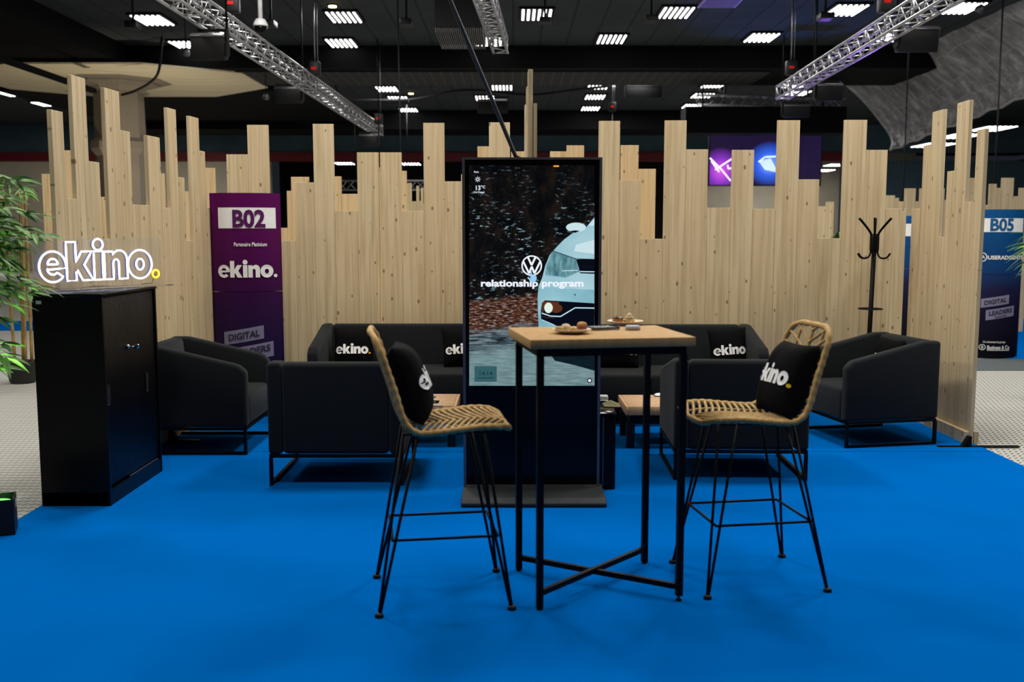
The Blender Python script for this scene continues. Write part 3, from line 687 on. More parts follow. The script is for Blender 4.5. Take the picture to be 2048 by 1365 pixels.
for a_, b_ in ((955, 961), (962, 972), (973, 979), (980, 987)): dt.shape(stroke([(a_, 756), (b_, 756)], 1.3), lambda x, y: S(x, y, 12))
dt.build('print_line', pm[12], screen)
sn = MB(); sn.shape(poly(ell(955.5, 359, 3.2, 3.2, 20), ell(955.5, 359, 1.9, 1.9, 20)), lambda x, y: S(x, y, 12))
for i in range(8):
    a = i * math.pi / 4; sn.shape(stroke([(955.5 + 4 * math.cos(a), 359 + 4 * math.sin(a)), (955.5 + 5.6 * math.cos(a), 359 + 5.6 * math.sin(a))], 1.0), lambda x, y: S(x, y, 12))
sn.build('sun_icon', pm[9], screen)
hd = MB(); hp = [z2(176, 362), z2(198, 362), z2(203, 425), z2(240, 422), z2(262, 440), z2(280, 448), z2(284, 500), z2(250, 556), z2(195, 552), z2(125, 480), z2(140, 462), z2(180, 492)]
hd.shape(poly(hp), lambda x, y: S(x, y, 14)); hd.build('hand_icon', pm[10], screen)
# power cable falling from the hall ceiling to the screen
a = Vector((kcx - .02, KY + .075, ktop - .02)); b = atY(1031, 312, KY + .09); c_ = atY(900, 0, KY - .25); d_ = c_ + (c_ - b) * 1.62; d_.z = 5.69
mb = MB(); mb.tube([a, b, b.lerp(c_, .3), b.lerp(c_, .65), c_, c_.lerp(d_, .5), d_], .0115, 8)
tag(mb.build('power_cable', plain('dark_blue_cable', (.012, .018, .022), .5)), 'dark power cable slanting down from the ceiling to the screen', 'cable')
# ================================================================== BLACK CABINET
c0 = ground(222, 1016); cl_ = ground(85, 1016); c1 = ground(328, 945)
cw = c0.x - cl_.x; cdp = c1.y - c0.y; chh = atY(208, 588, c0.y).z
cab = thing('storage_cabinet', 'tall black metal cabinet with sliding shutter doors under the neon sign', 'cabinet', (c0.x, c0.y, FZ))
chh -= FZ
mb = MB().box(-cw, -.012, 0, cdp, 0, .075).box(-cw, 0, 0, .018, 0, chh - .018).box(-cw, 0, cdp - .018, cdp, 0, chh - .018).box(-cw, -cw + .018, .018, cdp - .018, .075, chh - .018)
mb.box(-.03, -.002, .018, cdp - .018, 0, .085); mb.build('carcass', 'cab', cab)
MB().rbox(-cw - .003, .004, -.003, cdp + .003, chh - .018, chh, .002, 1).build('top', 'cab', cab)
for a, b in ((.02, cdp / 2 + .10), (cdp / 2 + .10, cdp - .02)):
    mb = MB(); n = 22
    for i in range(n):
        ya = a + (b - a) * i / n; yb = a + (b - a) * (i + 1) / n
        mb.rbox(-.026, -.012, ya + .0004, yb - .0004, .10, chh - .02, .0015, 1)
    d = mb.build('shutter_door', 'cab', cab)
    hy, hz = (.035, .545) if a < .1 else (.60, .53)
    h = MB().box(-.0118, -.006, hy, hy + .03, hz, hz + .11).build('handle', 'black', d)
    MB().box(-.0118, -.0050, hy + .026, hy + .030, hz, hz + .11).box(-.0118, -.0050, hy, hy + .0025, hz, hz + .11).box(-.0118, -.0050, hy, hy + .03, hz, hz + .004).build('handle_rim', 'alu', h)
lk = MB().lathe([(.012, 0), (.012, .012), (.009, .016)], 14).build('lock', 'chrome', cab, (-.012, .345, .83), (0, R(90), 0))
k = MB().box(-.009, .009, -.002, .002, 0, .0).tube([(0, 0, .012), (0, 0, .045)], .003, 6).rbox(-.012, .012, -.002, .002, .04, .07, .001, 1).build('key', 'chrome', lk)
MB().box(-.0119, -.008, cdp * .38, cdp - .05, .088, .094).build('runner', 'alu', cab)
s_ = MB().box(-cw + .022, -cw + .05, -.0015, -.0002, chh - .055, chh - .037).build('sticker', 'greyw', cab); s_['label'] = 'small pale sticker'
# neon sign
ztop = chh + FZ
A0 = atZ(38, 577, ztop + .02); 
nA = Vector((-2.60, 5.47)); nB = Vector((-2.165, 6.12)); dv_ = (nB - nA); NL = dv_.length; ang = math.atan2(dv_.y, dv_.x)
neon = thing('neon_sign', 'white neon word sign with yellow full stop standing on the black cabinet', 'sign', (nA.x, nA.y, ztop + .0005), ang)
nk = NL / LOGO_W * .985; nz0 = .05
for dot, m1, m2, nm in ((0, 'neon', 'neonbody', 'letter_tube'), (1, 'neony', 'neonybody', 'dot_tube')):
    tb = MB(); bd = MB()
    for o_, hs, d in LOGO:
        if d != dot: continue
        for lp in [o_] + hs:
            pts = [(x * nk, -.012, y * nk + nz0) for x, y in lp]
            # subdivide long edges
            q = []
            for i in range(len(pts)):
                a = Vector(pts[i]); b = Vector(pts[(i + 1) % len(pts)]); n = max(1, int((b - a).length / .03)); q += [a.lerp(b, j / n) for j in range(n)]
            tb.tube(q, .0058, 8, True)
            ring = [(p_.x, -.010, p_.z) for p_ in q]; ring2 = [(p_.x, .010, p_.z) for p_ in q]; n = len(q)
            bd.add(ring + ring2, [(i, (i + 1) % n, n + (i + 1) % n, n + i) for i in range(n)], 0, False)
    o = tb.build(nm, m1, neon)
    if dot: o['label'] = 'yellow glowing full stop'
    o2 = bd.build('strip_body', m2, o); s = o2.modifiers.new('t', 'SOLIDIFY'); s.thickness = .004; s.offset = 0
MB().box(-.02, NL + .02, .012, .016, .006, nz0 + nk * 1.45).build('back_plate', 'acrylic', neon)
MB().rbox(-.03, NL + .03, -.10, .05, .0, .006, .002, 1).build('base_plate', 'acrylic', neon)
mb = MB().tube([(NL - .03, .0, nz0 + .02), (NL - .02, .03, .04), (NL - .03, .035, .012), (NL - .1, .04, .01)], .002, 5); mb.build('wire', 'black', neon)
# ================================================================== COLUMN SIGNS
def totem(label, cx, cy, W, H, rotz, grad, code, codemat, extra):
    root = thing('column_sign', label, 'sign', (cx, cy, FZ if cy < 9 else .009), rotz, 'printed column signs')
    dep = .085
    def arc(x, off=0.0): return -dep * (1 - (2 * x / W) ** 2) - off
    zs = H * .565
    t = NT('column_print'); c = t.coord(); sp = t.n('ShaderNodeSeparateXYZ'); t.set(sp, 0, c)
    nzv = t.noise(t.coord((3, 1, 2)), 1, 2)
    t.base(t.ramp(t.math('ADD', t.math('DIVIDE', sp.outputs[2], H), t.math('MULTIPLY', t.math('SUBTRACT', nzv, .5), .12)), *grad), .5, 0, .12); mt = t.m
    n = 22
    for z0, z1, nm in ((0.012, zs - .002, 'lower_panel'), (zs + .002, H, 'upper_panel')):
        mb = MB(); pts = [(-W / 2 + W * i / n, arc(-W / 2 + W * i / n)) for i in range(n + 1)] + [(W / 2 - W * i / n, dep * .9 * (1 - (2 * (W / 2 - W * i / n) / W) ** 2)) for i in range(1, n)]
        k = len(pts); mb.add([(x, y, z0) for x, y in pts] + [(x, y, z1) for x, y in pts], [(i, (i + 1) % k, (i + 1) % k + k, i + k) for i in range(k)], 0, True)
        mb.add([(x, y, z0) for x, y in pts] + [(x, y, z1) for x, y in pts], [tuple(range(k - 1, -1, -1)), tuple(range(k, 2 * k))])
        mb.build(nm, mt, root)
    MB().lathe([(W * .45, 0), (W * .45, .012)], 24, smooth=False).build('base_disc', 'black', root, (0, 0, 0)).scale = (1, .25, 1)
    def sub(sh, nv=1):
        return sh
    def put(name, sh, mat, off=.002):
        if name != 'plaque': off = .0065
        return MB().shape(sh, lambda x, y: (x, arc(x, off), y)).build(name, mat, root)
    def rect(x0, x1, z0, z1, sh=0):
        k = 12; vs = []; fs = []
        for i in range(k + 1):
            x = x0 + (x1 - x0) * i / k; dz = sh * (x - (x0 + x1) / 2); vs += [(x, z0 + dz), (x, z1 + dz)]
        for i in range(k): fs.append((2 * i, 2 * i + 2, 2 * i + 3, 2 * i + 1))
        return vs, fs
    def tx(s, h, x, z, bold=0, wd=None, skew=0, align='CENTER'):
        sh = text(s, h, bold, 1, align); xs = [v[0] for v in sh[0]]; k = wd / (max(xs) - min(xs)) if wd else 1
        return ([(x + v[0] * k, z + v[1] + skew * v[0] * k) for v in sh[0]], sh[1])
    extra(put, rect, tx, W, H)
    return root
def dl(put, rect, tx, W, z0, s=.17, full=True):
    put('plaque', rect(-.185, .125, z0 + .10, z0 + .205, s), 'lavprint', .002); put('lettering', tx('DIGITAL', .052, -.03, z0 + .128, .03, .245, s), 'dkprint', .004)
    put('plaque', rect(-.13, .195, z0 - .045, z0 + .075, s), 'lavprint', .002); put('lettering', tx('LEADERS', .052, .035, z0 + .005, .03, .27, s), 'dkprint', .004)
    put('lettering', tx('Summit', .030, .035, z0 - .035, .01, .14, s), 'dkprint', .004)
TY = 7.93; TW = .545
zof = lambda py, Y: atY(492, py, Y).z - FZ
def ex1(put, rect, tx, W, H):
    put('plaque', rect(-.205, .235, zof(457, 7.8), zof(415, 7.8)), 'white'); put('lettering', tx('B02', .135, .03, zof(454, 7.8), .035, .25), 'purpprint', .004)
    put('lettering', tx('Partenaire Platinium', .032, .04, zof(493, 7.8), .015, .25), 'white', .003)
    k = .098; w_ = .455
    for d in (0, 1):
        sh = logo_shape(d); put('lettering', ([(x / LOGO_W * w_ - w_ / 2 + .01, y * k + zof(556, 7.8)) for x, y in sh[0]], sh[1]), 'white', .003)
    dl(put, rect, tx, W, zof(711, 7.8), .17)
totem('purple column sign with white code plate at the left end of the back partition', atY(493, 500, TY).x, TY, TW, zof(386, 7.85), R(8), ((.0, (.004, .003, .012)), (.30, (.012, .008, .045)), (.55, (.035, .004, .055)), (.78, (.085, .003, .075)), (1, (.10, .002, .085))), 'B02', 'purpprint', ex1)
bY = ground(2000, 719).y
zo2 = lambda py: atY(2003, py, bY - .12).z
def ex2(put, rect, tx, W, H):
    put('plaque', rect(-.265, .262, zo2(466), zo2(438)), 'white'); put('lettering', tx('B05', .142, .0, zo2(463), .035, .265), 'blueprint', .004)
    put('lettering', tx('USERADGENTS', .045, .07, zo2(521.5), .03, .42), 'white', .003)
    put('emblem', poly(ell(-.20, zo2(517), .055, .055, 30), ell(-.20, zo2(517), .046, .046, 30)), 'white', .003); put('lettering', tx('UA', .04, -.20, zo2(520), .01, .06), 'white', .003)
    dl(put, rect, tx, W, zo2(633), .17)
    put('lettering', tx('Un événement du groupe', .026, -.02, zo2(691), .01, .25), 'white', .003)
    put('lettering', tx('Business & Co', .048, .03, zo2(704), .02, .26), 'white', .003); put('underline', rect(-.10, .16, zo2(706.5), zo2(705.3)), 'white', .003)
    put('emblem', poly(ell(-.15, zo2(700), .035, .035, 24), ell(-.15, zo2(700), .028, .028, 24)), 'white', .003); put('lettering', tx('B', .036, -.15, zo2(703), .005), 'white', .003)
G2 = ((.0, (.002, .002, .006)), (.28, (.006, .005, .02)), (.46, (.012, .012, .055)), (.62, (.004, .045, .17)), (1, (.004, .085, .27)))
totem('blue column sign with white code plate right of the stand', atY(2001, 600, bY).x, bY + .12, .555, zo2(420), R(-4), G2, 'B05', 'blueprint', ex2)
def ex3(put, rect, tx, W, H):
    z = lambda py: atY(1852, py, 14).z
    put('plaque', rect(-.25, .21, z(474), z(449)), 'white')
totem('far blue column sign glimpsed behind the right partition', atY(1852, 460, 14).x, 14.1, .53, atY(1852, 433, 14).z, 0, G2, 'B', 'blueprint', ex3)
# ================================================================== BAR TABLE
tc = Vector((.350, 4.045, FZ)); trot = math.atan2(.105, .616)
bt_ = thing('bar_table', 'square wooden-topped bar table on thin black legs, front centre', 'table', tc, trot)
TZ = 1.075 - FZ; tw, td = .328, .252
MB().rbox(-tw, tw, -td, td, TZ - .036, TZ, .003, 2).build('tabletop', 'oak_top', bt_)
lx, ly = .285, .232; q = .026
mb = MB()
for s in (-1, 1):
    mb.box(-lx, lx, s * ly - q / 2, s * ly + q / 2, TZ - .066, TZ - .0365); mb.box(s * lx - q / 2, s * lx + q / 2, -ly, ly, TZ - .066, TZ - .0365)
mb.build('top_frame', 'steel', bt_)
for sx in (-1, 1):
    for sy in (-1, 1):
        lg = MB().box(sx * lx - q / 2, sx * lx + q / 2, sy * ly - q / 2, sy * ly + q / 2, .022 if (sx > 0 and sy < 0) else .006, TZ - .0665).build('leg', 'steel', bt_)
        MB().lathe([(.012, 0), (.012, .008), (.005, .009), (.005, .025)], 12, c=(sx * lx, sy * ly, 0)).build('foot', 'steel', lg)
for sx in (-1, 1): MB().bar((-lx * sx, -ly, .062 + .004 * sx), (lx * sx, ly, .062 + .004 * sx), .018, .022).build('cross_brace', 'steel', bt_)
# things on the table
TT = 1.0755
def onT(px, py): v = atZ(px, py, TT); return v
def food(name, label, prof, mat, loc, n=14, scale=(1, 1, 1), rotz=0, group='bites on the plates', jit=.12, seed=0):
    rn = random.Random(seed); mb = MB().lathe(prof, n)
    mb.v = [(x * (1 + rn.uniform(-jit, jit)), y * (1 + rn.uniform(-jit, jit)), z) for x, y, z in mb.v]
    o = mb.build(name, mat, None, loc, (0, 0, rotz)); o.scale = scale
    return tag(o, label, 'food', group)
M['bread'] = plain('toasted_bread', (.50, .28, .09), .7, 0, .3, .35, 60, .3)
M['cream_'] = plain('pastry_cream', (.70, .56, .36), .6, 0, .3, .2, 60, .3)
M['beet'] = plain('beet_red', (.30, .03, .05), .5, 0, .4, .3, 60)
M['cake'] = plain('brown_cake', (.36, .13, .02), .6, 0, .4, .35, 50, .2)
M['glaze'] = plain('dark_glaze', (.05, .015, .006), .3, 0, .5)
def plate(label, c, r):
    o = MB().lathe([(r * .45, 0), (r * .55, .003), (r * .8, .008), (r, .017), (r * .985, .019), (r * .78, .0105), (r * .5, .006), (.001, .006)], 36).build('plate', 'porcelain', None, c)
    return tag(o, label, 'plate', 'snack plates on the bar table')
p1 = onT(1143, 667); p1.z = TT; plate('pale plate of mixed bites at the left front of the bar table', p1, .080)
p2 = onT(1250, 650); p2.z = TT; plate('pale plate with cake and cream puff at the back of the bar table', p2, .080)
pz = TT + .0105
bun = [(.001, 0), (.016, .001), (.021, .006), (.020, .011), (.013, .017), (.001, .019)]
food('pastry_roll', 'yellow bite at the left of the front plate', bun, 'bread', (p1.x - .050, p1.y - .012, pz + .003), scale=(.85, .85, .9), seed=1)
food('pastry_roll', 'cream topped bite on the front plate', bun, 'cream_', (p1.x - .022, p1.y + .014, pz), scale=(.95, .9, 1.45), seed=2)
food('pastry_roll', 'small toasted bite at the middle of the front plate', bun, 'bread', (p1.x + .006, p1.y - .020, pz), scale=(.72, .72, .9), seed=3)
food('pastry_roll', 'pale flat bite at the front of the front plate', bun, 'cream_', (p1.x + .012, p1.y + .028, pz), scale=(.75, .75, .8), seed=4)
bg = thing('mini_burger', 'tiny burger with red filling on the front plate', 'food', (p1.x + .042, p1.y - .002, pz), 0, 'bites on the plates')
MB().lathe([(.001, 0), (.019, .001), (.020, .008), (.001, .009)], 16).build('bottom_bun', 'cream_', bg)
MB().lathe([(.001, .0095), (.021, .0095), (.0225, .014), (.020, .0185), (.001, .019)], 16).build('filling', 'beet', bg)
MB().lathe([(.001, .0195), (.019, .0195), (.021, .025), (.016, .033), (.001, .037)], 16).build('top_bun', 'bread', bg)
ck = thing('cake_square', 'square brown cake with dark glaze on the back plate', 'food', (p2.x - .032, p2.y - .006, pz), .2, 'bites on the plates')
MB().rbox(-.021, .021, -.018, .018, 0, .018, .003, 2).build('sponge', 'cake', ck); MB().rbox(-.021, .021, -.018, .018, .0183, .023, .002, 1).build('glaze', 'glaze', ck)
cp = thing('cream_puff', 'cream puff with piped top on the back plate', 'food', (p2.x + .018, p2.y - .002, pz), 0, 'bites on the plates')
MB().lathe([(.001, 0), (.022, .001), (.025, .008), (.022, .014), (.001, .015)], 16).build('shell', 'bread', cp)
mb = MB()
for i in range(26):
    a = i * .8; r = .015 * (1 - i / 30); mb.lathe([(.001, 0), (.006, .002), (.006, .006), (.001, .009)], 8, c=(r * math.cos(a), r * math.sin(a), .013 + i * .0008))
mb.build('cream', 'cream_', cp)
lp = onT(1203, 659); lrot = trot + .12
M['bluepr'] = plain('cyan_print', (.12, .35, .52), .4)
for i, (mt, dx, dy) in enumerate((('greyw', 0, 0), ('greyw', .003, .002), ('cloth', .001, -.002))):
    o = MB().box(-.062, .062, -.045, .045, 0, .0035).build('leaflet', mt, None, (lp.x + dx, lp.y + dy, TT + .0002 + i * .0039), (0, 0, lrot + i * .03))
    tag(o, ['pale leaflet at the bottom of the pile on the bar table', 'pale leaflet in the middle of the pile on the bar table', 'black leaflet with white print, topmost of the pile on the bar table'][i], 'leaflet', 'leaflets on the bar table')
    if i == 2:
        mb = MB()
        for j in range(3): mb.shape(blots(-.05, .05, .022 - j * .028, .011, j + 7), lambda x, y: (x, y, .0037))
        mb.build('print', 'white', o)
q_ = onT(1176, 657)
tag(MB().box(-.03, .03, -.04, .04, 0, .004).build('leaflet', 'bluepr', None, (q_.x + .0, q_.y + .02, TT + .0002), (0, 0, lrot - .1)), 'light blue leaflet between the front plate and the pile', 'leaflet', 'leaflets on the bar table')
q_ = onT(1265.5, 660)
tag(MB().lathe([(.026, 0), (.031, .002), (.032, .008), (.031, .016), (.028, .018), (.001, .018)], 30).build('tin', 'greyw', None, (q_.x, q_.y, TT)), 'small round grey tin at the right of the bar table', 'tin')
# ================================================================== BAR STOOLS
def catmull(pts, n=8):
    P_ = [Vector(p) for p in pts]; out = []
    for i in range(len(P_) - 1):
        a = P_[max(i - 1, 0)]; b = P_[i]; c = P_[i + 1]; d = P_[min(i + 2, len(P_) - 1)]
        for j in range(n):
            t_ = j / n; out.append(.5 * (2 * b + (c - a) * t_ + (2 * a - 5 * b + 4 * c - d) * t_ ** 2 + (3 * b - a - 3 * c + d) * t_ ** 3))
    out.append(P_[-1]); return out
prof = catmull([(.218, 0, .700), (.19, 0, .714), (.10, 0, .721), (0, 0, .715), (-.11, 0, .708), (-.165, 0, .712), (-.205, 0, .74), (-.228, 0, .79), (-.25, 0, .87), (-.285, 0, .98), (-.318, 0, 1.085)], 6)
acc = [0]
for a, b in zip(prof[:-1], prof[1:]): acc.append(acc[-1] + (b - a).length)
SL = acc[-1]
def shell(y, t_):
    t_ = max(0, min(SL, t_))
    for i in range(len(acc) - 1):
        if acc[i + 1] >= t_: break
    f = (t_ - acc[i]) / (acc[i + 1] - acc[i]); p_ = prof[i].lerp(prof[i + 1], f)
    e = (y / .21) ** 2
    seatness = max(0, 1 - t_ / .42)
    return Vector((p_.x + .02 * e * (1 - seatness), y, p_.z + .012 * e * seatness))
def halfw(t_): return .212 - .02 * max(0, (t_ - .4) / (SL - .4))
def inside_w(t_):
    w_ = halfw(t_); rc = .085
    if t_ < rc: return w_ - rc + math.sqrt(max(0, rc * rc - (rc - t_) ** 2))
    if SL - t_ < rc: return w_ - rc + math.sqrt(max(0, rc * rc - (rc - (SL - t_)) ** 2))
    return w_
def make_stool():
    root = thing('bar_stool', 'rattan', 'stool')
    rim = []; rc = .085
    N_ = 70
    for i in range(N_ + 1):
        t_ = SL * i / N_
        if i == 0: t_ = .0005
        rim.append((inside_w(t_), t_))
    for k in range(1, 8): rim.append((inside_w(SL) * (1 - 2 * k / 8), SL))
    for i in range(N_, -1, -1):
        t_ = SL * i / N_
        rim.append((-inside_w(t_), t_))
    for k in range(1, 8): rim.append((-inside_w(0) * (1 - 2 * k / 8), 0))
    pts = [shell(y, t_) for y, t_ in rim]
    rd = [.0125 + .0016 * math.sin(i * 1.9) for i in range(len(pts))]
    MB().tube(pts, .0125, 10, True, radii=rd).build('rim', 'rattan', root)
    weave = MB()
    def chev(t0, ap):
        L = []
        for k in range(-10, 11):
            y = k / 10; yy = y * .2; tt = t0 + ap * abs(y) ** .85
            w_ = inside_w(tt) if 0 <= tt <= SL else 0
            if abs(yy) <= w_ + .004 and 0.002 < tt < SL - .002: L.append((yy, tt))
        # split into contiguous
        if len(L) > 2:
            seg = [L[0]]
            for a, b in zip(L[:-1], L[1:]):
                if abs(b[0] - a[0]) > .03: 
                    if len(seg) > 1: weave.tube([shell(*p) + Vector((0, 0, .003)) for p in seg], .0062, 6)
                    seg = []
                seg.append(b)
            if len(seg) > 1: weave.tube([shell(*p) + Vector((0, 0, .003)) for p in seg], .0062, 6)
    t_ = -.05
    while t_ < .40: chev(t_, .075); t_ += .0285
    while t_ < SL: chev(t_, .10); t_ += .052
    weave.build('cane_weave', 'rattan', root)
    for y in (-.105, 0, .105):
        L = [(y, .012 + (SL - .024) * i / 30) for i in range(31)]
        MB().tube([shell(*p) - Vector((0, 0, .005)) for p in L], .0062, 6).build('cane_rib', 'rattan', root)
    # steel under-frame ring and legs (local centre of the legs is the origin shifted back)
    off = -.045
    mb = MB(); zr = .693
    mb.tube([(off + .17, .13, zr), (off - .15, .13, zr), (off - .15, -.13, zr), (off + .17, -.13, zr)], .0065, 8, True)
    mb.build('seat_frame', 'steel', root)
    for sx in (-1, 1):
        for sy in (-1, 1):
            ft = Vector((off + sx * .258, sy * .222, .012)); mb = MB()
            cx_ = off + (.17 if sx > 0 else -.15)
            a1 = Vector((cx_ - sx * .055, sy * .13, zr)); a2 = Vector((cx_, sy * (.13 - .055), zr))
            mb.tube([a1, ft + Vector((-sx * .004, 0, 0))], .0062, 8); mb.tube([a2, ft + Vector((0, -sy * .004, 0))], .0062, 8)
            lg = mb.build('leg', 'steel', root)
            MB().lathe([(.017, 0), (.0175, .006), (.015, .013), (.010, .018)], 14, c=(ft.x, ft.y, 0)).build('foot', 'black', lg)
    def lpos(sx, sy, z):
        ft = Vector((off + sx * .258, sy * .222, 0)); cx_ = off + (.17 if sx > 0 else -.15); tp = Vector((cx_ - sx * .03, sy * .105, zr)); return ft.lerp(tp, z / zr)
    for a, b in (((-1, -1), (1, -1)), ((-1, 1), (1, 1)), ((-1, -1), (-1, 1)), ((1, -1), (1, 1))):
        MB().tube([lpos(*a, .285), lpos(*b, .285)], .0058, 8).build('foot_rail', 'steel', root)
    return root
st1 = make_stool(); st2 = copy_tree(st1)
st1.location = (-.245, 3.955, FZ); st1.rotation_euler = (0, 0, R(8.8)); tag(st1, 'rattan bar stool on thin black legs left of the bar table', 'stool', 'rattan bar stools')
st2.location = (.965, 4.135, FZ); st2.rotation_euler = (0, 0, R(180 + 9)); tag(st2, 'rattan bar stool on thin black legs right of the bar table', 'stool', 'rattan bar stools')
def on_stool(st, x, y, z): 
    return Matrix.Translation(st.location) @ st.rotation_euler.to_matrix().to_4x4() @ Vector((x, y, z))
def cushion_on(st, label, x, y, z, lean, yaw, roll, seed):
    o = cushion(label, (0, 0, 0), (0, 0, 0), seed=seed, drop=-.012, T=.076, A=.163)
    base = Matrix.Rotation(st.rotation_euler.z, 4, 'Z')
    # cushion front is local -y; turn it to the stool's +x front
    m = Matrix.Translation(on_stool(st, x, y, z)) @ base @ Matrix.Rotation(R(90 + yaw), 4, 'Z') @ Matrix.Rotation(R(lean), 4, 'X') @ Matrix.Rotation(R(roll), 4, 'Y')
    o.matrix_world = m; return o
cushion_on(st1, 'black cushion leaning on the back of the left bar stool', -.168, -.01, .880, -21, -4, 2, 11)
cushion_on(st2, 'black cushion leaning on the back of the right bar stool', -.196, .015, .858, -22, 1, -2, 12)
# ================================================================== COAT RACK
cr = atY(1743, 560, 7.93)
rk = thing('coat_rack', 'black metal coat rack by the right partition', 'coat rack', (cr.x, 7.93, FZ))
zr_ = lambda py: atY(1743, py, 7.93).z - FZ
ln = .012
MB().tube([(-ln, 0, .02), (ln, 0, zr_(500))], .0185, 14).build('pole', 'steel', rk)
MB().lathe([(.17, 0), (.17, .012), (.15, .022), (.03, .03), (.02, .05)], 30, c=(-ln, 0, 0)).build('base', 'steel', rk)
for i in range(6):
    a = R(60 * i + 8); c_, s_ = math.cos(a), math.sin(a)
    pts = catmull([(.022, zr_(500)), (.03, zr_(472)), (.045, zr_(464)), (.085, zr_(450)), (.135, zr_(437))], 4)if 0 else catmull([(.022, 0, zr_(500)), (.030, 0, zr_(472)), (.045, 0, zr_(463)), (.088, 0, zr_(450)), (.137, 0, zr_(437))], 4)
    MB().tube([(ln + p_.x * c_, p_.x * s_, p_.z) for p_ in pts], .0085, 8).build('upper_hook', 'steel', rk)
    pts = catmull([(.022, 0, zr_(476)), (.026, 0, zr_(500)), (.045, 0, zr_(514)), (.085, 0, zr_(517)), (.118, 0, zr_(514)), (.137, 0, zr_(507))], 4)
    MB().tube([(ln + p_.x * c_, p_.x * s_, p_.z) for p_ in pts], .007, 8).build('lower_hook', 'steel', rk)
MB().lathe([(.03, zr_(506)), (.036, zr_(500)), (.036, zr_(474)), (.03, zr_(468))], 18, c=(ln, 0, 0)).build('head', 'steel', rk)
n = 30; MB().tube([(.092 * math.cos(2 * math.pi * i / n), .092 * math.sin(2 * math.pi * i / n), zr_(618)) for i in range(n)], .005, 6, True).tube([(-.092, 0, zr_(618)), (.092, 0, zr_(618))], .004, 6).build('umbrella_ring', 'steel', rk)
# ================================================================== UPLIGHT AND PLANTS
ug = ground(31, 1074)
up = thing('uplight', 'small black box uplight glowing green at the left edge', 'lamp', (ug.x, ug.y, FZ), R(22))
mb = MB().box(-.16, 0, 0, .16, 0, .008).box(-.16, 0, 0, .006, .008, .178).box(-.16, 0, .154, .16, .008, .178).box(-.16, -.154, .006, .154, .008, .178).box(-.006, 0, .006, .154, .008, .178)
mb.build('housing', 'black', up)
MB().lathe([(.06, 0), (.065, .008), (.03, .016), (.001, .018)], 24).build('lens', 'greenglow', up, (-.08, .08, .145))
MB().box(.0003, .0016, .085, .125, .115, .155).build('sticker', 'greyw', up)
spot('uplight_beam', (ug.x - .08, ug.y + .06, .19), (-2.74, 4.90, 1.2), 130, (.62, 1, .28), 50, .8, .05)
def leaf(mb, base, d, L, W, droop, rn):
    d = Vector(d).normalized(); side = d.cross(Vector((0, 0, 1)))
    if side.length < .05: side = Vector((1, 0, 0))
    side.normalize(); side = (Matrix.Rotation(rn.uniform(-.9, .9), 3, d) @ side); nrm = side.cross(d)
    c = []; k = 6
    for i in range(k + 1):
        s = i / k; c.append(Vector(base) + d * (L * s) + Vector((0, 0, -droop * L * s * s)))
    ws = [.12, .75, 1, .95, .75, .42, .02]
    vs = []
    for p_, w_ in zip(c, ws): vs += [p_ - side * (W * w_ / 2) + nrm * (W * .12 * w_), p_, p_ + side * (W * w_ / 2) + nrm * (W * .12 * w_)]
    fs = []
    for i in range(k): fs += [(3 * i, 3 * i + 1, 3 * i + 4, 3 * i + 3), (3 * i + 1, 3 * i + 2, 3 * i + 5, 3 * i + 4)]
    mb.add(vs, fs, 0, True)
def bamboo(label, x, y, stems, hgt, nb, seed, reach=(.35, .7), zlo=.5, potr=.13, bias=None, leafL=(.12, .19), z0=0.0, targets=None):
    rn = random.Random(seed); root = thing('potted_bamboo', label, 'plant', (x, y, z0), 0, 'potted bamboos')
    MB().lathe([(potr * .72, 0), (potr * .8, .02), (potr, .2), (potr * 1.03, .205), (potr * 1.03, .215), (potr * .9, .215), (potr * .88, .19)], 24).build('pot', 'pot', root)
    tops = []
    for i, (sx, sy) in enumerate(stems):
        tx, ty = sx * 1.6 + rn.uniform(-.04, .04), sy * 1.6 + rn.uniform(-.04, .04)
        pts = [(sx, sy, .17)] + [(sx + (tx - sx) * k / 10, sy + (ty - sy) * k / 10, .17 + (hgt - .17) * k / 10) for k in range(1, 11)]
        rd = [.016 * (1 - .55 * k / 10) + (.002 if k % 2 else 0) for k in range(11)]
        MB().tube(pts, .016, 8, radii=rd).build('stem', 'cane', root); tops.append(pts)
    fo = MB(); tw = MB()
    L_ = []
    for b in range(nb):
        st = rn.choice(tops); k = rn.uniform(zlo, .98) * 10; i = min(int(k), 9); p0 = Vector(st[i]).lerp(Vector(st[i + 1]), k - i)
        a = rn.uniform(0, 2 * math.pi) if bias is None else rn.gauss(bias[0], bias[1])
        ln_ = rn.uniform(*reach); L_.append((p0, p0 + Vector((math.cos(a) * ln_, math.sin(a) * ln_, rn.uniform(-.02, .22)))))
    for (p0, p1) in (targets or []): L_.append((Vector(p0), Vector(p1)))
    for p0, p1 in L_:
        mid = p0.lerp(p1, .5) + Vector((0, 0, .08)); pts = catmull([p0, mid, p1], 6)
        tw.tube(pts, .003, 5)
        d0 = (p1 - p0).normalized()
        for j in range(4, len(pts)):
            for s in (-1, 1):
                d = (Matrix.Rotation(s * rn.uniform(.35, .9), 3, 'Z') @ d0) + Vector((0, 0, rn.uniform(-.5, .25)))
                leaf(fo, pts[j], d, rn.uniform(*leafL), rn.uniform(.02, .03), rn.uniform(.1, .5), rn)
        leaf(fo, p1, d0, leafL[1], .028, .3, rn)
    tw.build('twigs', 'canegreen', root); fo.build('foliage', 'leaf', root)
    return root
bp = ground(46, 766)
bamboo('tall potted bamboo behind the black cabinet, its stems in a black pot', bp.x, bp.y, ((-.06, -.02), (.0, .03), (.05, -.03), (.09, .02)), 1.9, 22, 5, (.2, .42), .5, .15, (-2.2, .7))
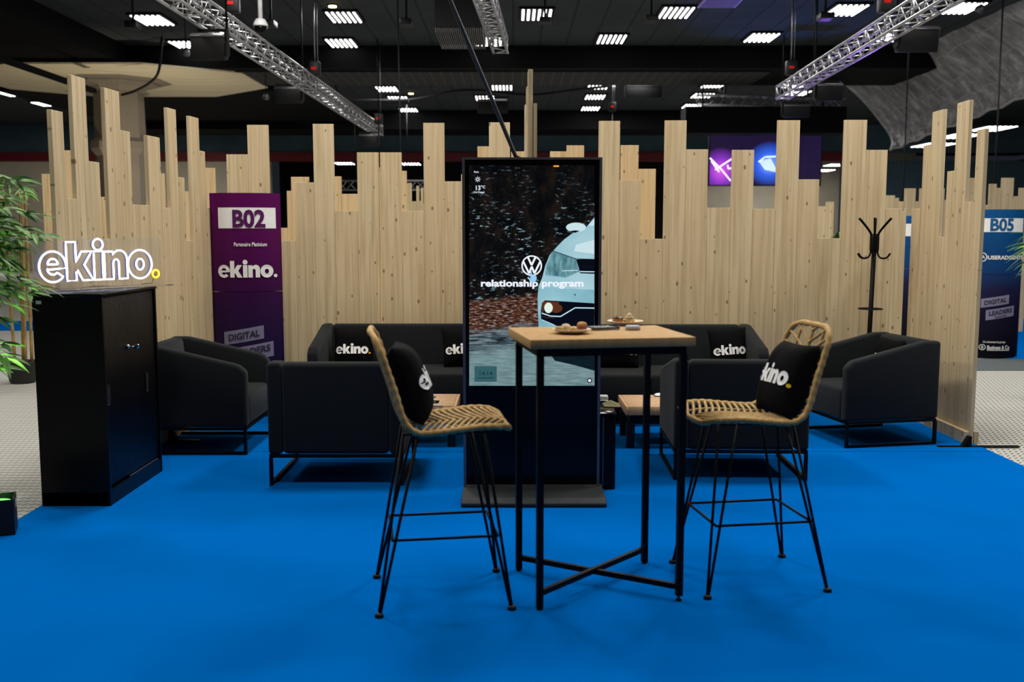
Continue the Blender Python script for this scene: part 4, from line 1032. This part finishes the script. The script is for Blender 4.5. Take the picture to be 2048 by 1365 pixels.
# near bamboo, its stems outside the frame
tg = []
rn = random.Random(8)
nx, ny = -3.05, 4.95
for px_, py_ in ((62, 362), (40, 395), (95, 430), (70, 455), (45, 470), (85, 480), (110, 470), (55, 500), (40, 520), (25, 545), (70, 560), (100, 575), (85, 588), (50, 610), (55, 590), (30, 575), (25, 440), (20, 480), (30, 690), (38, 715), (22, 735)):
    q = atY(px_ - 8, py_, rn.uniform(4.85, 5.15)); 
    tg.append(((rn.uniform(-.02, .05), rn.uniform(-.05, .05), q.z - rn.uniform(-.02, .12)), (q.x - nx - .05, q.y - ny, q.z)))
bamboo('potted bamboo at the left edge, leafy twigs reaching before the neon sign', nx, ny, ((-.05, 0), (.03, .05), (.04, -.05)), 2.1, 10, 9, (.25, .45), .45, .15, None, (.08, .13), 0, tg)
def palm(label, x, y, zc, n, L, seed, az=None, z0=0.0, h=None):
    rn = random.Random(seed); root = thing('potted_palm', label, 'plant', (x, y, z0), 0, 'potted palms')
    MB().lathe([(.10, 0), (.14, .22), (.145, .23), (.12, .23), (.12, .2)], 20).build('pot', 'pot', root)
    MB().tube([(0, 0, .18), (.01, .01, zc * .5), (0, 0, zc)], .016, 8).build('stem', 'cane', root)
    fo = MB()
    for i in range(n):
        a = rn.uniform(0, 2 * math.pi) if az is None else rn.gauss(az, .8)
        e = rn.uniform(-.25, 1.1); d = (math.cos(a) * math.cos(e), math.sin(a) * math.cos(e), math.sin(e))
        leaf(fo, (0, 0, zc + rn.uniform(-.35, .02) * .6), d, L * rn.uniform(.7, 1.1), .035, rn.uniform(.2, .7), rn)
    fo.build('foliage', 'leaf', root); return root
pp = atY(2122, 450, 8.6)
o = palm('palm at the right edge, pointed leaves before the blue column sign', pp.x, 8.6, pp.z + .08, 34, .38, 3, math.pi)
fo = MB(); rn = random.Random(12)
for k_ in range(16):
    e = rn.uniform(-.5, .25); a = math.pi + rn.uniform(-.5, .5)
    leaf(fo, (-.02, 0, atY(2100, 490, 8.6).z + rn.uniform(-.03, .06)), (math.cos(a) * math.cos(e), math.sin(a) * math.cos(e), math.sin(e) + .25), .42, .03, rn.uniform(.25, .6), rn)
fo.build('foliage', 'leaf', o)
spot('palm_uplight', (pp.x + .2, 8.2, .15), (pp.x - .15, 8.6, 1.5), 60, (.75, 1, .45), 60)
pq = atY(1674, 470, 9.2); palm('palm top showing in the gap left of the coat rack', pq.x, 9.2, pq.z - .03, 40, .16, 21)
pq = atY(1428, 420, 9.2); palm('palm tips showing above a low board right of the screen', pq.x, 9.2, pq.z - .06, 26, .14, 22)
pq = atY(690, 436, 9.2); palm('palm tips showing above a low board behind the left sofa', pq.x, 9.2, pq.z - .06, 20, .14, 23)
# ================================================================== CEILING EQUIPMENT
def make_ceiling_light():
    root = thing('ceiling_light', 'x', 'ceiling light')
    MB().box(-.34, .34, -.5, .5, .0, .035).build('housing', 'soffit', root)
    for i in range(6):
        x = -.26 + .104 * i
        mb = MB().rbox(x - .023, x + .023, -.45, .45, -.022, -.001, .01, 2); mb.build('tube', 'tube', root)
    return root
proto = None
def put_light(px, py, label, Y=None, s=1.0, rotz=0):
    global proto
    p_ = atZ(px, py, CZ - .04) if Y is None else atY(px, py, Y)
    if proto is None: proto = make_ceiling_light(); o = proto
    else: o = copy_tree(proto)
    o.location = p_; o.scale = (s, s, 1); o.rotation_euler = (0, 0, rotz); tag(o, label, 'ceiling light', 'six-tube ceiling lights')
ordn = ['first', 'second', 'third', 'fourth', 'fifth', 'sixth', 'seventh', 'eighth']
def row(pts, desc, **kw):
    for i, (a, b) in enumerate(sorted(pts)): put_light(a, b, 'six-tube ceiling light, %s from the left in the %s' % (ordn[i], desc), **kw)
row([(305, 40), (688, 34), (1073, 29), (1352, 25), (1692, 20), (1923, 16)], 'nearest row along the top')
row([(375, 90), (683, 86), (977, 83), (1223, 78), (1523, 75), (1785, 74)], 'second row')
row([(538, 181), (774, 178), (1004, 175), (1196, 173), (1427, 170), (1590, 170)], 'row just beyond the black soffit')
row([(25, 188), (797, 197), (970, 196), (1190, 194), (1405, 191), (1596, 186)], 'row behind that, past the soffit')
row([(92, 208), (620, 222), (817, 220), (1181, 217), (1385, 212)], 'farthest ceiling row')
row([(689, 327), (822, 328)], 'far room left of the screen', Y=46, s=1.4)
row([(1608, 353), (1645, 341), (1672, 330), (1776, 350)], 'far room right of the screen', Y=46, s=1.4)
row([(1868, 290), (1920, 272), (1985, 257)], 'lower bay at the right', Y=30, s=1.5)
row([(316, 227)], 'dark bay behind the column', Y=34, s=.45)
for px_, py_, lb in ((665, 12, 'small warm round downlight near the top left'), (822, 187, 'small warm round downlight past the soffit')):
    p_ = atZ(px_, py_, CZ - .02); o = thing('downlight', lb, 'downlight', p_)
    MB().lathe([(.10, 0), (.10, .02)], 20).build('ring', 'soffit', o); MB().lathe([(.075, -.02), (.075, -.001)], 20).build('lamp', 'warm', o)
# trusses
def truss(label, a, b, s=.215, bay=.42):
    a = Vector(a); b = Vector(b); L = (b - a).length
    root = thing('lighting_truss', label, 'truss', a, 0, 'aluminium trusses')
    root.rotation_euler = (b - a).to_track_quat('X', 'Z').to_euler(); h = s / 2
    cs = ((-h, -h), (h, -h), (h, h), (-h, h))
    for y, z in cs: MB().tube([(0, y, z), (L, y, z)], .019, 8).build('chord', 'alu', root)
    n = max(2, int(L / bay)); mb = MB()
    for k in range(4):
        y0_, z0_ = cs[k]; y1_, z1_ = cs[(k + 1) % 4]
        for i in range(n):
            x0 = L * i / n; x1 = L * (i + .5) / n; x2 = L * (i + 1) / n
            mb.tube([(x0, y0_, z0_), (x1, y1_, z1_)], .0085, 6); mb.tube([(x1, y1_, z1_), (x2, y0_, z0_)], .0085, 6)
            if i % 4 == 0: mb.tube([(x0, y0_, z0_), (x0, y1_, z1_)], .0085, 6)
    mb.build('lattice', 'alu', root)
    if L < 12 and a.z < 4:
        inv = root.rotation_euler.to_matrix().inverted(); up_ = inv @ Vector((0, 0, CZ - a.z))
        for x in (L * .2, L * .8): MB().tube([(x, 0, h), Vector((x, 0, 0)) + up_], .012, 6).build('hanging_wire', 'steel', root)
    return root
tz = 3.98
ta = atZ(757, 262, tz); tb = atZ(440, 48, tz); dd = (tb - ta).normalized()
truss('silver truss running down from the top left', ta, tb + dd * 4)
tc_ = atZ(1565, 186, tz); td_ = atZ(1840, 18, tz); d2 = (td_ - tc_).normalized()
truss('silver truss running down from the top right', tc_, td_ + d2 * 4)
te = atZ(1001, 92, tz + .4); tf = atZ(972, 2, tz + .4); d3 = (tf - te).normalized()
truss('short dark-lit truss end-on at the top centre', te, tf + d3 * 3)
truss('distant silver truss seen in the gaps left of the screen', atY(676, 371, 33), atY(850, 371, 33), .3, .55)
truss('distant silver truss above the black stage header', atY(1395, 200, 27), atY(1690, 208, 27), .25, .5)
# black hanging track at the left
tag(MB().bar(atZ(-60, 96, 4.62), atZ(188, 182, 4.62), .12, .10).build('hanging_track', 'soffit'), 'black hanging track at the upper left before the plaster canopy', 'track')
def speaker(label, x0, y0, x1, y1, Y, flip=1, light=True):
    a = atY(x0, y0, Y); b = atY(x1, y1, Y); W = b.x - a.x; H = a.z - b.z; c = (a + b) / 2
    root = thing('hanging_speaker', label, 'speaker', (c.x, Y, c.z), 0, 'black speakers hung from the trusses')
    pr = [(-.05, -H * .5), (.35 * H, -H * .42), (.5 * H, H * .5), (-.30 * H, H * .34)]
    MB().rprism(pr, -W / 2, W / 2, .012, 2).build('cabinet', 'black', root)
    if light: MB().rprism([(-.30 * H - .012, H * .30), (-.30 * H - .012, H * .37), (-.1 * H, H * .48), (-.1 * H, H * .42)], -W / 2, W / 2, .003, 1).build('front_edge', 'dkalu', root)
    sx = W / 2 * flip
    mb = MB().box(sx - .012 + .02 * flip, sx + .012 + .02 * flip, -.06, .06, -.3 * H, H * .62).bar((-W / 2, .05, H * .62), (W / 2, .05, H * .62), .03)
    mb.tube([(sx + .02 * flip, 0, H * .6), (sx + .02 * flip, 0, CZ - c.z)], .014, 6); mb.build('bracket', 'steel', root)
speaker('black speaker under the near left truss', 384, 66, 452, 122, 11.6, 1)
speaker('black speaker halfway along the left truss', 550, 173, 604, 208, 17.5, 1)
speaker('small black speaker at the far end of the left truss', 718, 268, 756, 294, 22.4, 1)
speaker('black speaker under the near right truss', 1797, 52, 1872, 106, 12.7, -1)
speaker('black speaker beside the right truss', 1632, 166, 1683, 203, 17.5, -1)
speaker('black speaker near the far end of the right truss', 1566, 208, 1618, 236, 22, -1)
speaker('black speaker on the ceiling right of the edge-on partition', 1252, 168, 1323, 196, 27, -1)
speaker('dim speaker hung above the low partition at centre', 955, 198, 1015, 228, 29, 1)
# ceiling unit with grille
a = atY(869, 22, 16.5); b = atY(967, 66, 16.5)
o = thing('ceiling_unit', 'big black ceiling unit with slatted grille at the top centre', 'air unit', ((a.x + b.x) / 2, 16.5, b.z))
W2 = (b.x - a.x) / 2
MB().box(-W2, W2, 0, 1.6, 0.10, CZ - b.z).build('casing', 'black', o)
mb = MB()
for i in range(24):
    x = -W2 + 2 * W2 * (i + .5) / 24; mb.box(x - .007, x + .007, .05, 1.55, .02, .095)
mb.build('grille', 'dkalu', o)
# dome camera
a = atY(521, 12, 15.5); b = atY(521, 46, 15.5)
o = thing('dome_camera', 'white dome camera hanging from a stem near the top left', 'camera', b)
MB().tube([(0, 0, .05), (0, 0, CZ - b.z)], .035, 10).build('stem', 'offwhite', o)
MB().lathe([(.001, .06), (.07, .055), (.10, 0), (.11, -.03), (.11, -.05)], 20).build('hood', 'offwhite', o)
MB().lathe([(.10, -.051), (.095, -.09), (.06, -.14), (.001, -.155)], 20).build('dome', 'glassblk', o)
# hoists
def hoist(label, px_, py_, Y):
    p_ = atY(px_, py_, Y); o = thing('chain_hoist', label, 'hoist', p_, 0, 'chain hoists of the trusses')
    MB().rbox(-.09, .09, -.08, .08, -.12, .12, .02, 2).build('motor', 'black', o); MB().box(-.05, .03, -.085, -.081, -.02, .02).build('marking', 'red', o)
    MB().tube([(0, 0, .12), (0, 0, CZ - p_.z)], .012, 6).tube([(.05, 0, .12), (.05, 0, CZ - p_.z)], .006, 6).tube([(0, 0, -.12), (0, 0, -.45)], .012, 6).build('chain', 'alu', o)
hoist('chain hoist with red marking at the top of the left truss', 465, 8, 14)
hoist('chain hoist with red marking halfway along the left truss', 630, 138, 17.2)
hoist('chain hoist with red marking at the far end of the left truss', 757, 238, 23)
hoist('chain hoist with red marking beside the far end of the right truss', 1582, 136, 17.6)
hoist('chain hoist with red marking at the top of the right truss', 1772, 5, 12.6)
hoist('distant chain hoist right of the edge-on partition', 1225, 214, 27)
# small boxes and spots on the ceiling
def box_lamp(label, x0, y0, x1, y1, Y):
    a = atY(x0, y0, Y); b = atY(x1, y1, Y); o = thing('ceiling_box', label, 'fixture', ((a.x + b.x) / 2, Y, (a.z + b.z) / 2), 0, 'small black boxes under the ceiling')
    w_, h_ = (b.x - a.x) / 2, (a.z - b.z) / 2
    MB().rbox(-w_, w_, 0, .3, -h_, h_, .01, 2).build('case', 'black', o); MB().tube([(0, .15, h_), (0, .15, CZ - o.location.z)], .02, 6).build('stem', 'steel', o)
box_lamp('small black box beside the leftmost near ceiling light', 248, 40, 272, 54, 17)
box_lamp('small black box beside the dome camera', 528, 38, 547, 50, 17)
box_lamp('small black box below the third near ceiling light', 1079, 33, 1102, 43, 17.5)
box_lamp('small black box at the top right of centre', 1292, 29, 1318, 40, 17.5)
box_lamp('small black box left of the fifth near ceiling light', 1642, 24, 1670, 36, 17)
box_lamp('small black box left of the slanting power cable', 800, 36, 822, 48, 17.5)
def spotlamp(label, px_, py_, Y):
    p_ = atY(px_, py_, Y); o = thing('spot_lamp', label, 'spotlight', p_, 0, 'pale spot lamps')
    MB().lathe([(.03, .07), (.06, .03), (.08, -.04), (.07, -.055), (.001, -.04)], 16).build('head', 'dkalu', o, None, (R(30), R(20), 0)); MB().tube([(0, 0, .08), (0, 0, CZ - p_.z)], .012, 6).build('stem', 'steel', o)
spotlamp('pale spot lamp left of the near left speaker', 372, 104, 18); spotlamp('pale spot lamp left of the second speaker', 532, 193, 23); spotlamp('pale spot lamp at the top right corner', 1960, 18, 17); spotlamp('pale spot lamp past the soffit at right', 1443, 179, 28)
# thin hanging cables
for px_, Y, lb in ((797, 16, 'thin black hanging cable left of the slanting cable'), (1995, 15, 'thin black hanging cable at the right edge'), (1812, 19, 'thin black hanging cable above the right partition')):
    p_ = atY(px_, 200, Y); tag(MB().tube([(0, 0, .8), (.02, 0, 3), (0, 0, CZ - .01)], .013, 6).build('hanging_cable', 'black', None, (p_.x, Y, 0)), lb, 'cable', 'thin hanging cables')
q = [Vector((atY(325, 100, 22).x, 22, 5.66))] + [atY(*p_) for p_ in ( (318, 140, 22.0), (300, 165, 22.2), (270, 182, 22.3), (243, 190, 22.4))]
tag(MB().tube(catmull(q, 5), .03, 6).build('sagging_cable', 'black'), 'black cable sagging from the ceiling to the beige column', 'cable')
q = [Vector((atY(690, 196, 28).x - .3, 28, 5.65))] + [atY(*p_) for p_ in ((690, 196, 28), (760, 200, 28), (830, 198, 28), (905, 183, 28), (960, 181, 28), (1060, 190, 28), (1150, 180, 28), (1240, 170, 28))]
tag(MB().tube(catmull(q, 5), .04, 6).build('sagging_cable', 'black'), 'long black cable looping under the far ceiling at centre', 'cable')
# black stage header and wide display
a = atY(1372, 213, 26); b = atY(1692, 266, 26)
o = MB().box(a.x, b.x, 26, 26.8, b.z, a.z).tube([(a.x + .5, 26.4, a.z), (a.x + .5, 26.4, CZ - .025)], .02, 6).tube([(b.x - .5, 26.4, a.z), (b.x - .5, 26.4, CZ - .025)], .02, 6).build('stage_header', 'soffit'); tag(o, 'wide black header hung above the glowing display', 'header')
a = atY(1421, 258, 28.5); b = atY(1640, 370, 28.5)
dp = thing('led_display', 'large glowing display with neon shapes seen above the right partition', 'display', (a.x, 28.5, b.z))
W_, H_ = b.x - a.x, a.z - b.z
MB().box(-.03, W_ + .03, .02, .12, -.03, H_ + .03).build('housing', 'black', dp)
for x in (.4, W_ - .4): MB().tube([(x, .1, H_), (x, .1, CZ - b.z)], .03, 6).build('hanging_pole', 'steel', dp)
t = NT('display_picture'); c = t.coord(); 
def dist(cx, cz, sx, sz):
    v = t.n('ShaderNodeVectorMath', operation='SUBTRACT'); t.set(v, 0, c); t.set(v, 1, (cx, 0, cz)); m = t.n('ShaderNodeVectorMath', operation='MULTIPLY'); t.set(m, 0, v.outputs[0]); t.set(m, 1, (1 / sx, 0, 1 / sz)); l = t.n('ShaderNodeVectorMath', operation='LENGTH'); t.set(l, 0, m.outputs[0]); return l.outputs['Value']
kx = W_ / 219; kz = H_ / 112
A_ = t.ramp(dist(22 * kx, 28 * kz, 42 * kx, 48 * kz), (0, (.75, .10, .9)), (.55, (.22, .03, .5)), (1, (.012, .006, .035)))
B_ = t.ramp(dist(118 * kx, 42 * kz, 48 * kx, 46 * kz), (0, (.25, .45, 1)), (.5, (.02, .12, .8)), (1, (.0, .0, .0)))
sm = t.n('ShaderNodeMix', data_type='RGBA', blend_type='ADD'); t.set(sm, 0, 1.0); t.set(sm, 6, A_); t.set(sm, 7, B_)
t.base((0, 0, 0), .5).emit(sm.outputs[2], 1.0); M['disp'] = t.m
pic_ = MB().add([(0, 0, 0), (W_, 0, 0), (W_, 0, H_), (0, 0, H_)], [(0, 1, 2, 3)]).build('picture', 'disp', dp)
mb = MB(); Z_ = lambda x, y: ((x - 1421) * kx, -.004, (370 - y) * kz)
for pl in ([(1421, 316), (1445, 340), (1463, 362)], [(1432, 340), (1452, 326), (1464, 318)], [(1424, 322), (1440, 344)], [(1456, 330), (1458, 338), (1464, 336)]): mb.shape(stroke(pl, 3.2), Z_)
mb.build('neon_lines', glow('display_pink_light', (1, .72, 1), 1.6), pic_)
mb = MB()
for i in range(6): mb.shape(stroke([(1519 + 4 * i, 322 - i), (1532 + 4.5 * i, 340 + i)], 2.6), Z_)
mb.shape(stroke([(1517, 324), (1530, 314), (1552, 313)], 3), Z_)
mb.build('neon_lines', glow('display_blue_light', (.6, .75, 1), 1.5), pic_)
# violet-lit ceiling grille
a = atZ(1398, 15, CZ - .05); b = atZ(1452, -8, CZ - .05)
o = thing('ceiling_grille', 'violet-lit slatted ceiling grille at the top right of centre', 'grille', (a.x, a.y, CZ - .06))
mb = MB()
for i in range(16): mb.box(i * .04, i * .04 + .02, -1.6, 0, 0, .04)
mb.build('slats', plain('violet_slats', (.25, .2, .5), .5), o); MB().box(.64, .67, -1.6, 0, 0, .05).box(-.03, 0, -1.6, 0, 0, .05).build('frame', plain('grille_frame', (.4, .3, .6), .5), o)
spot('violet_grille_wash', (a.x + .5, a.y - 1, 3.0), (a.x + .3, a.y - .6, CZ), 60, (.3, .15, 1), 40)
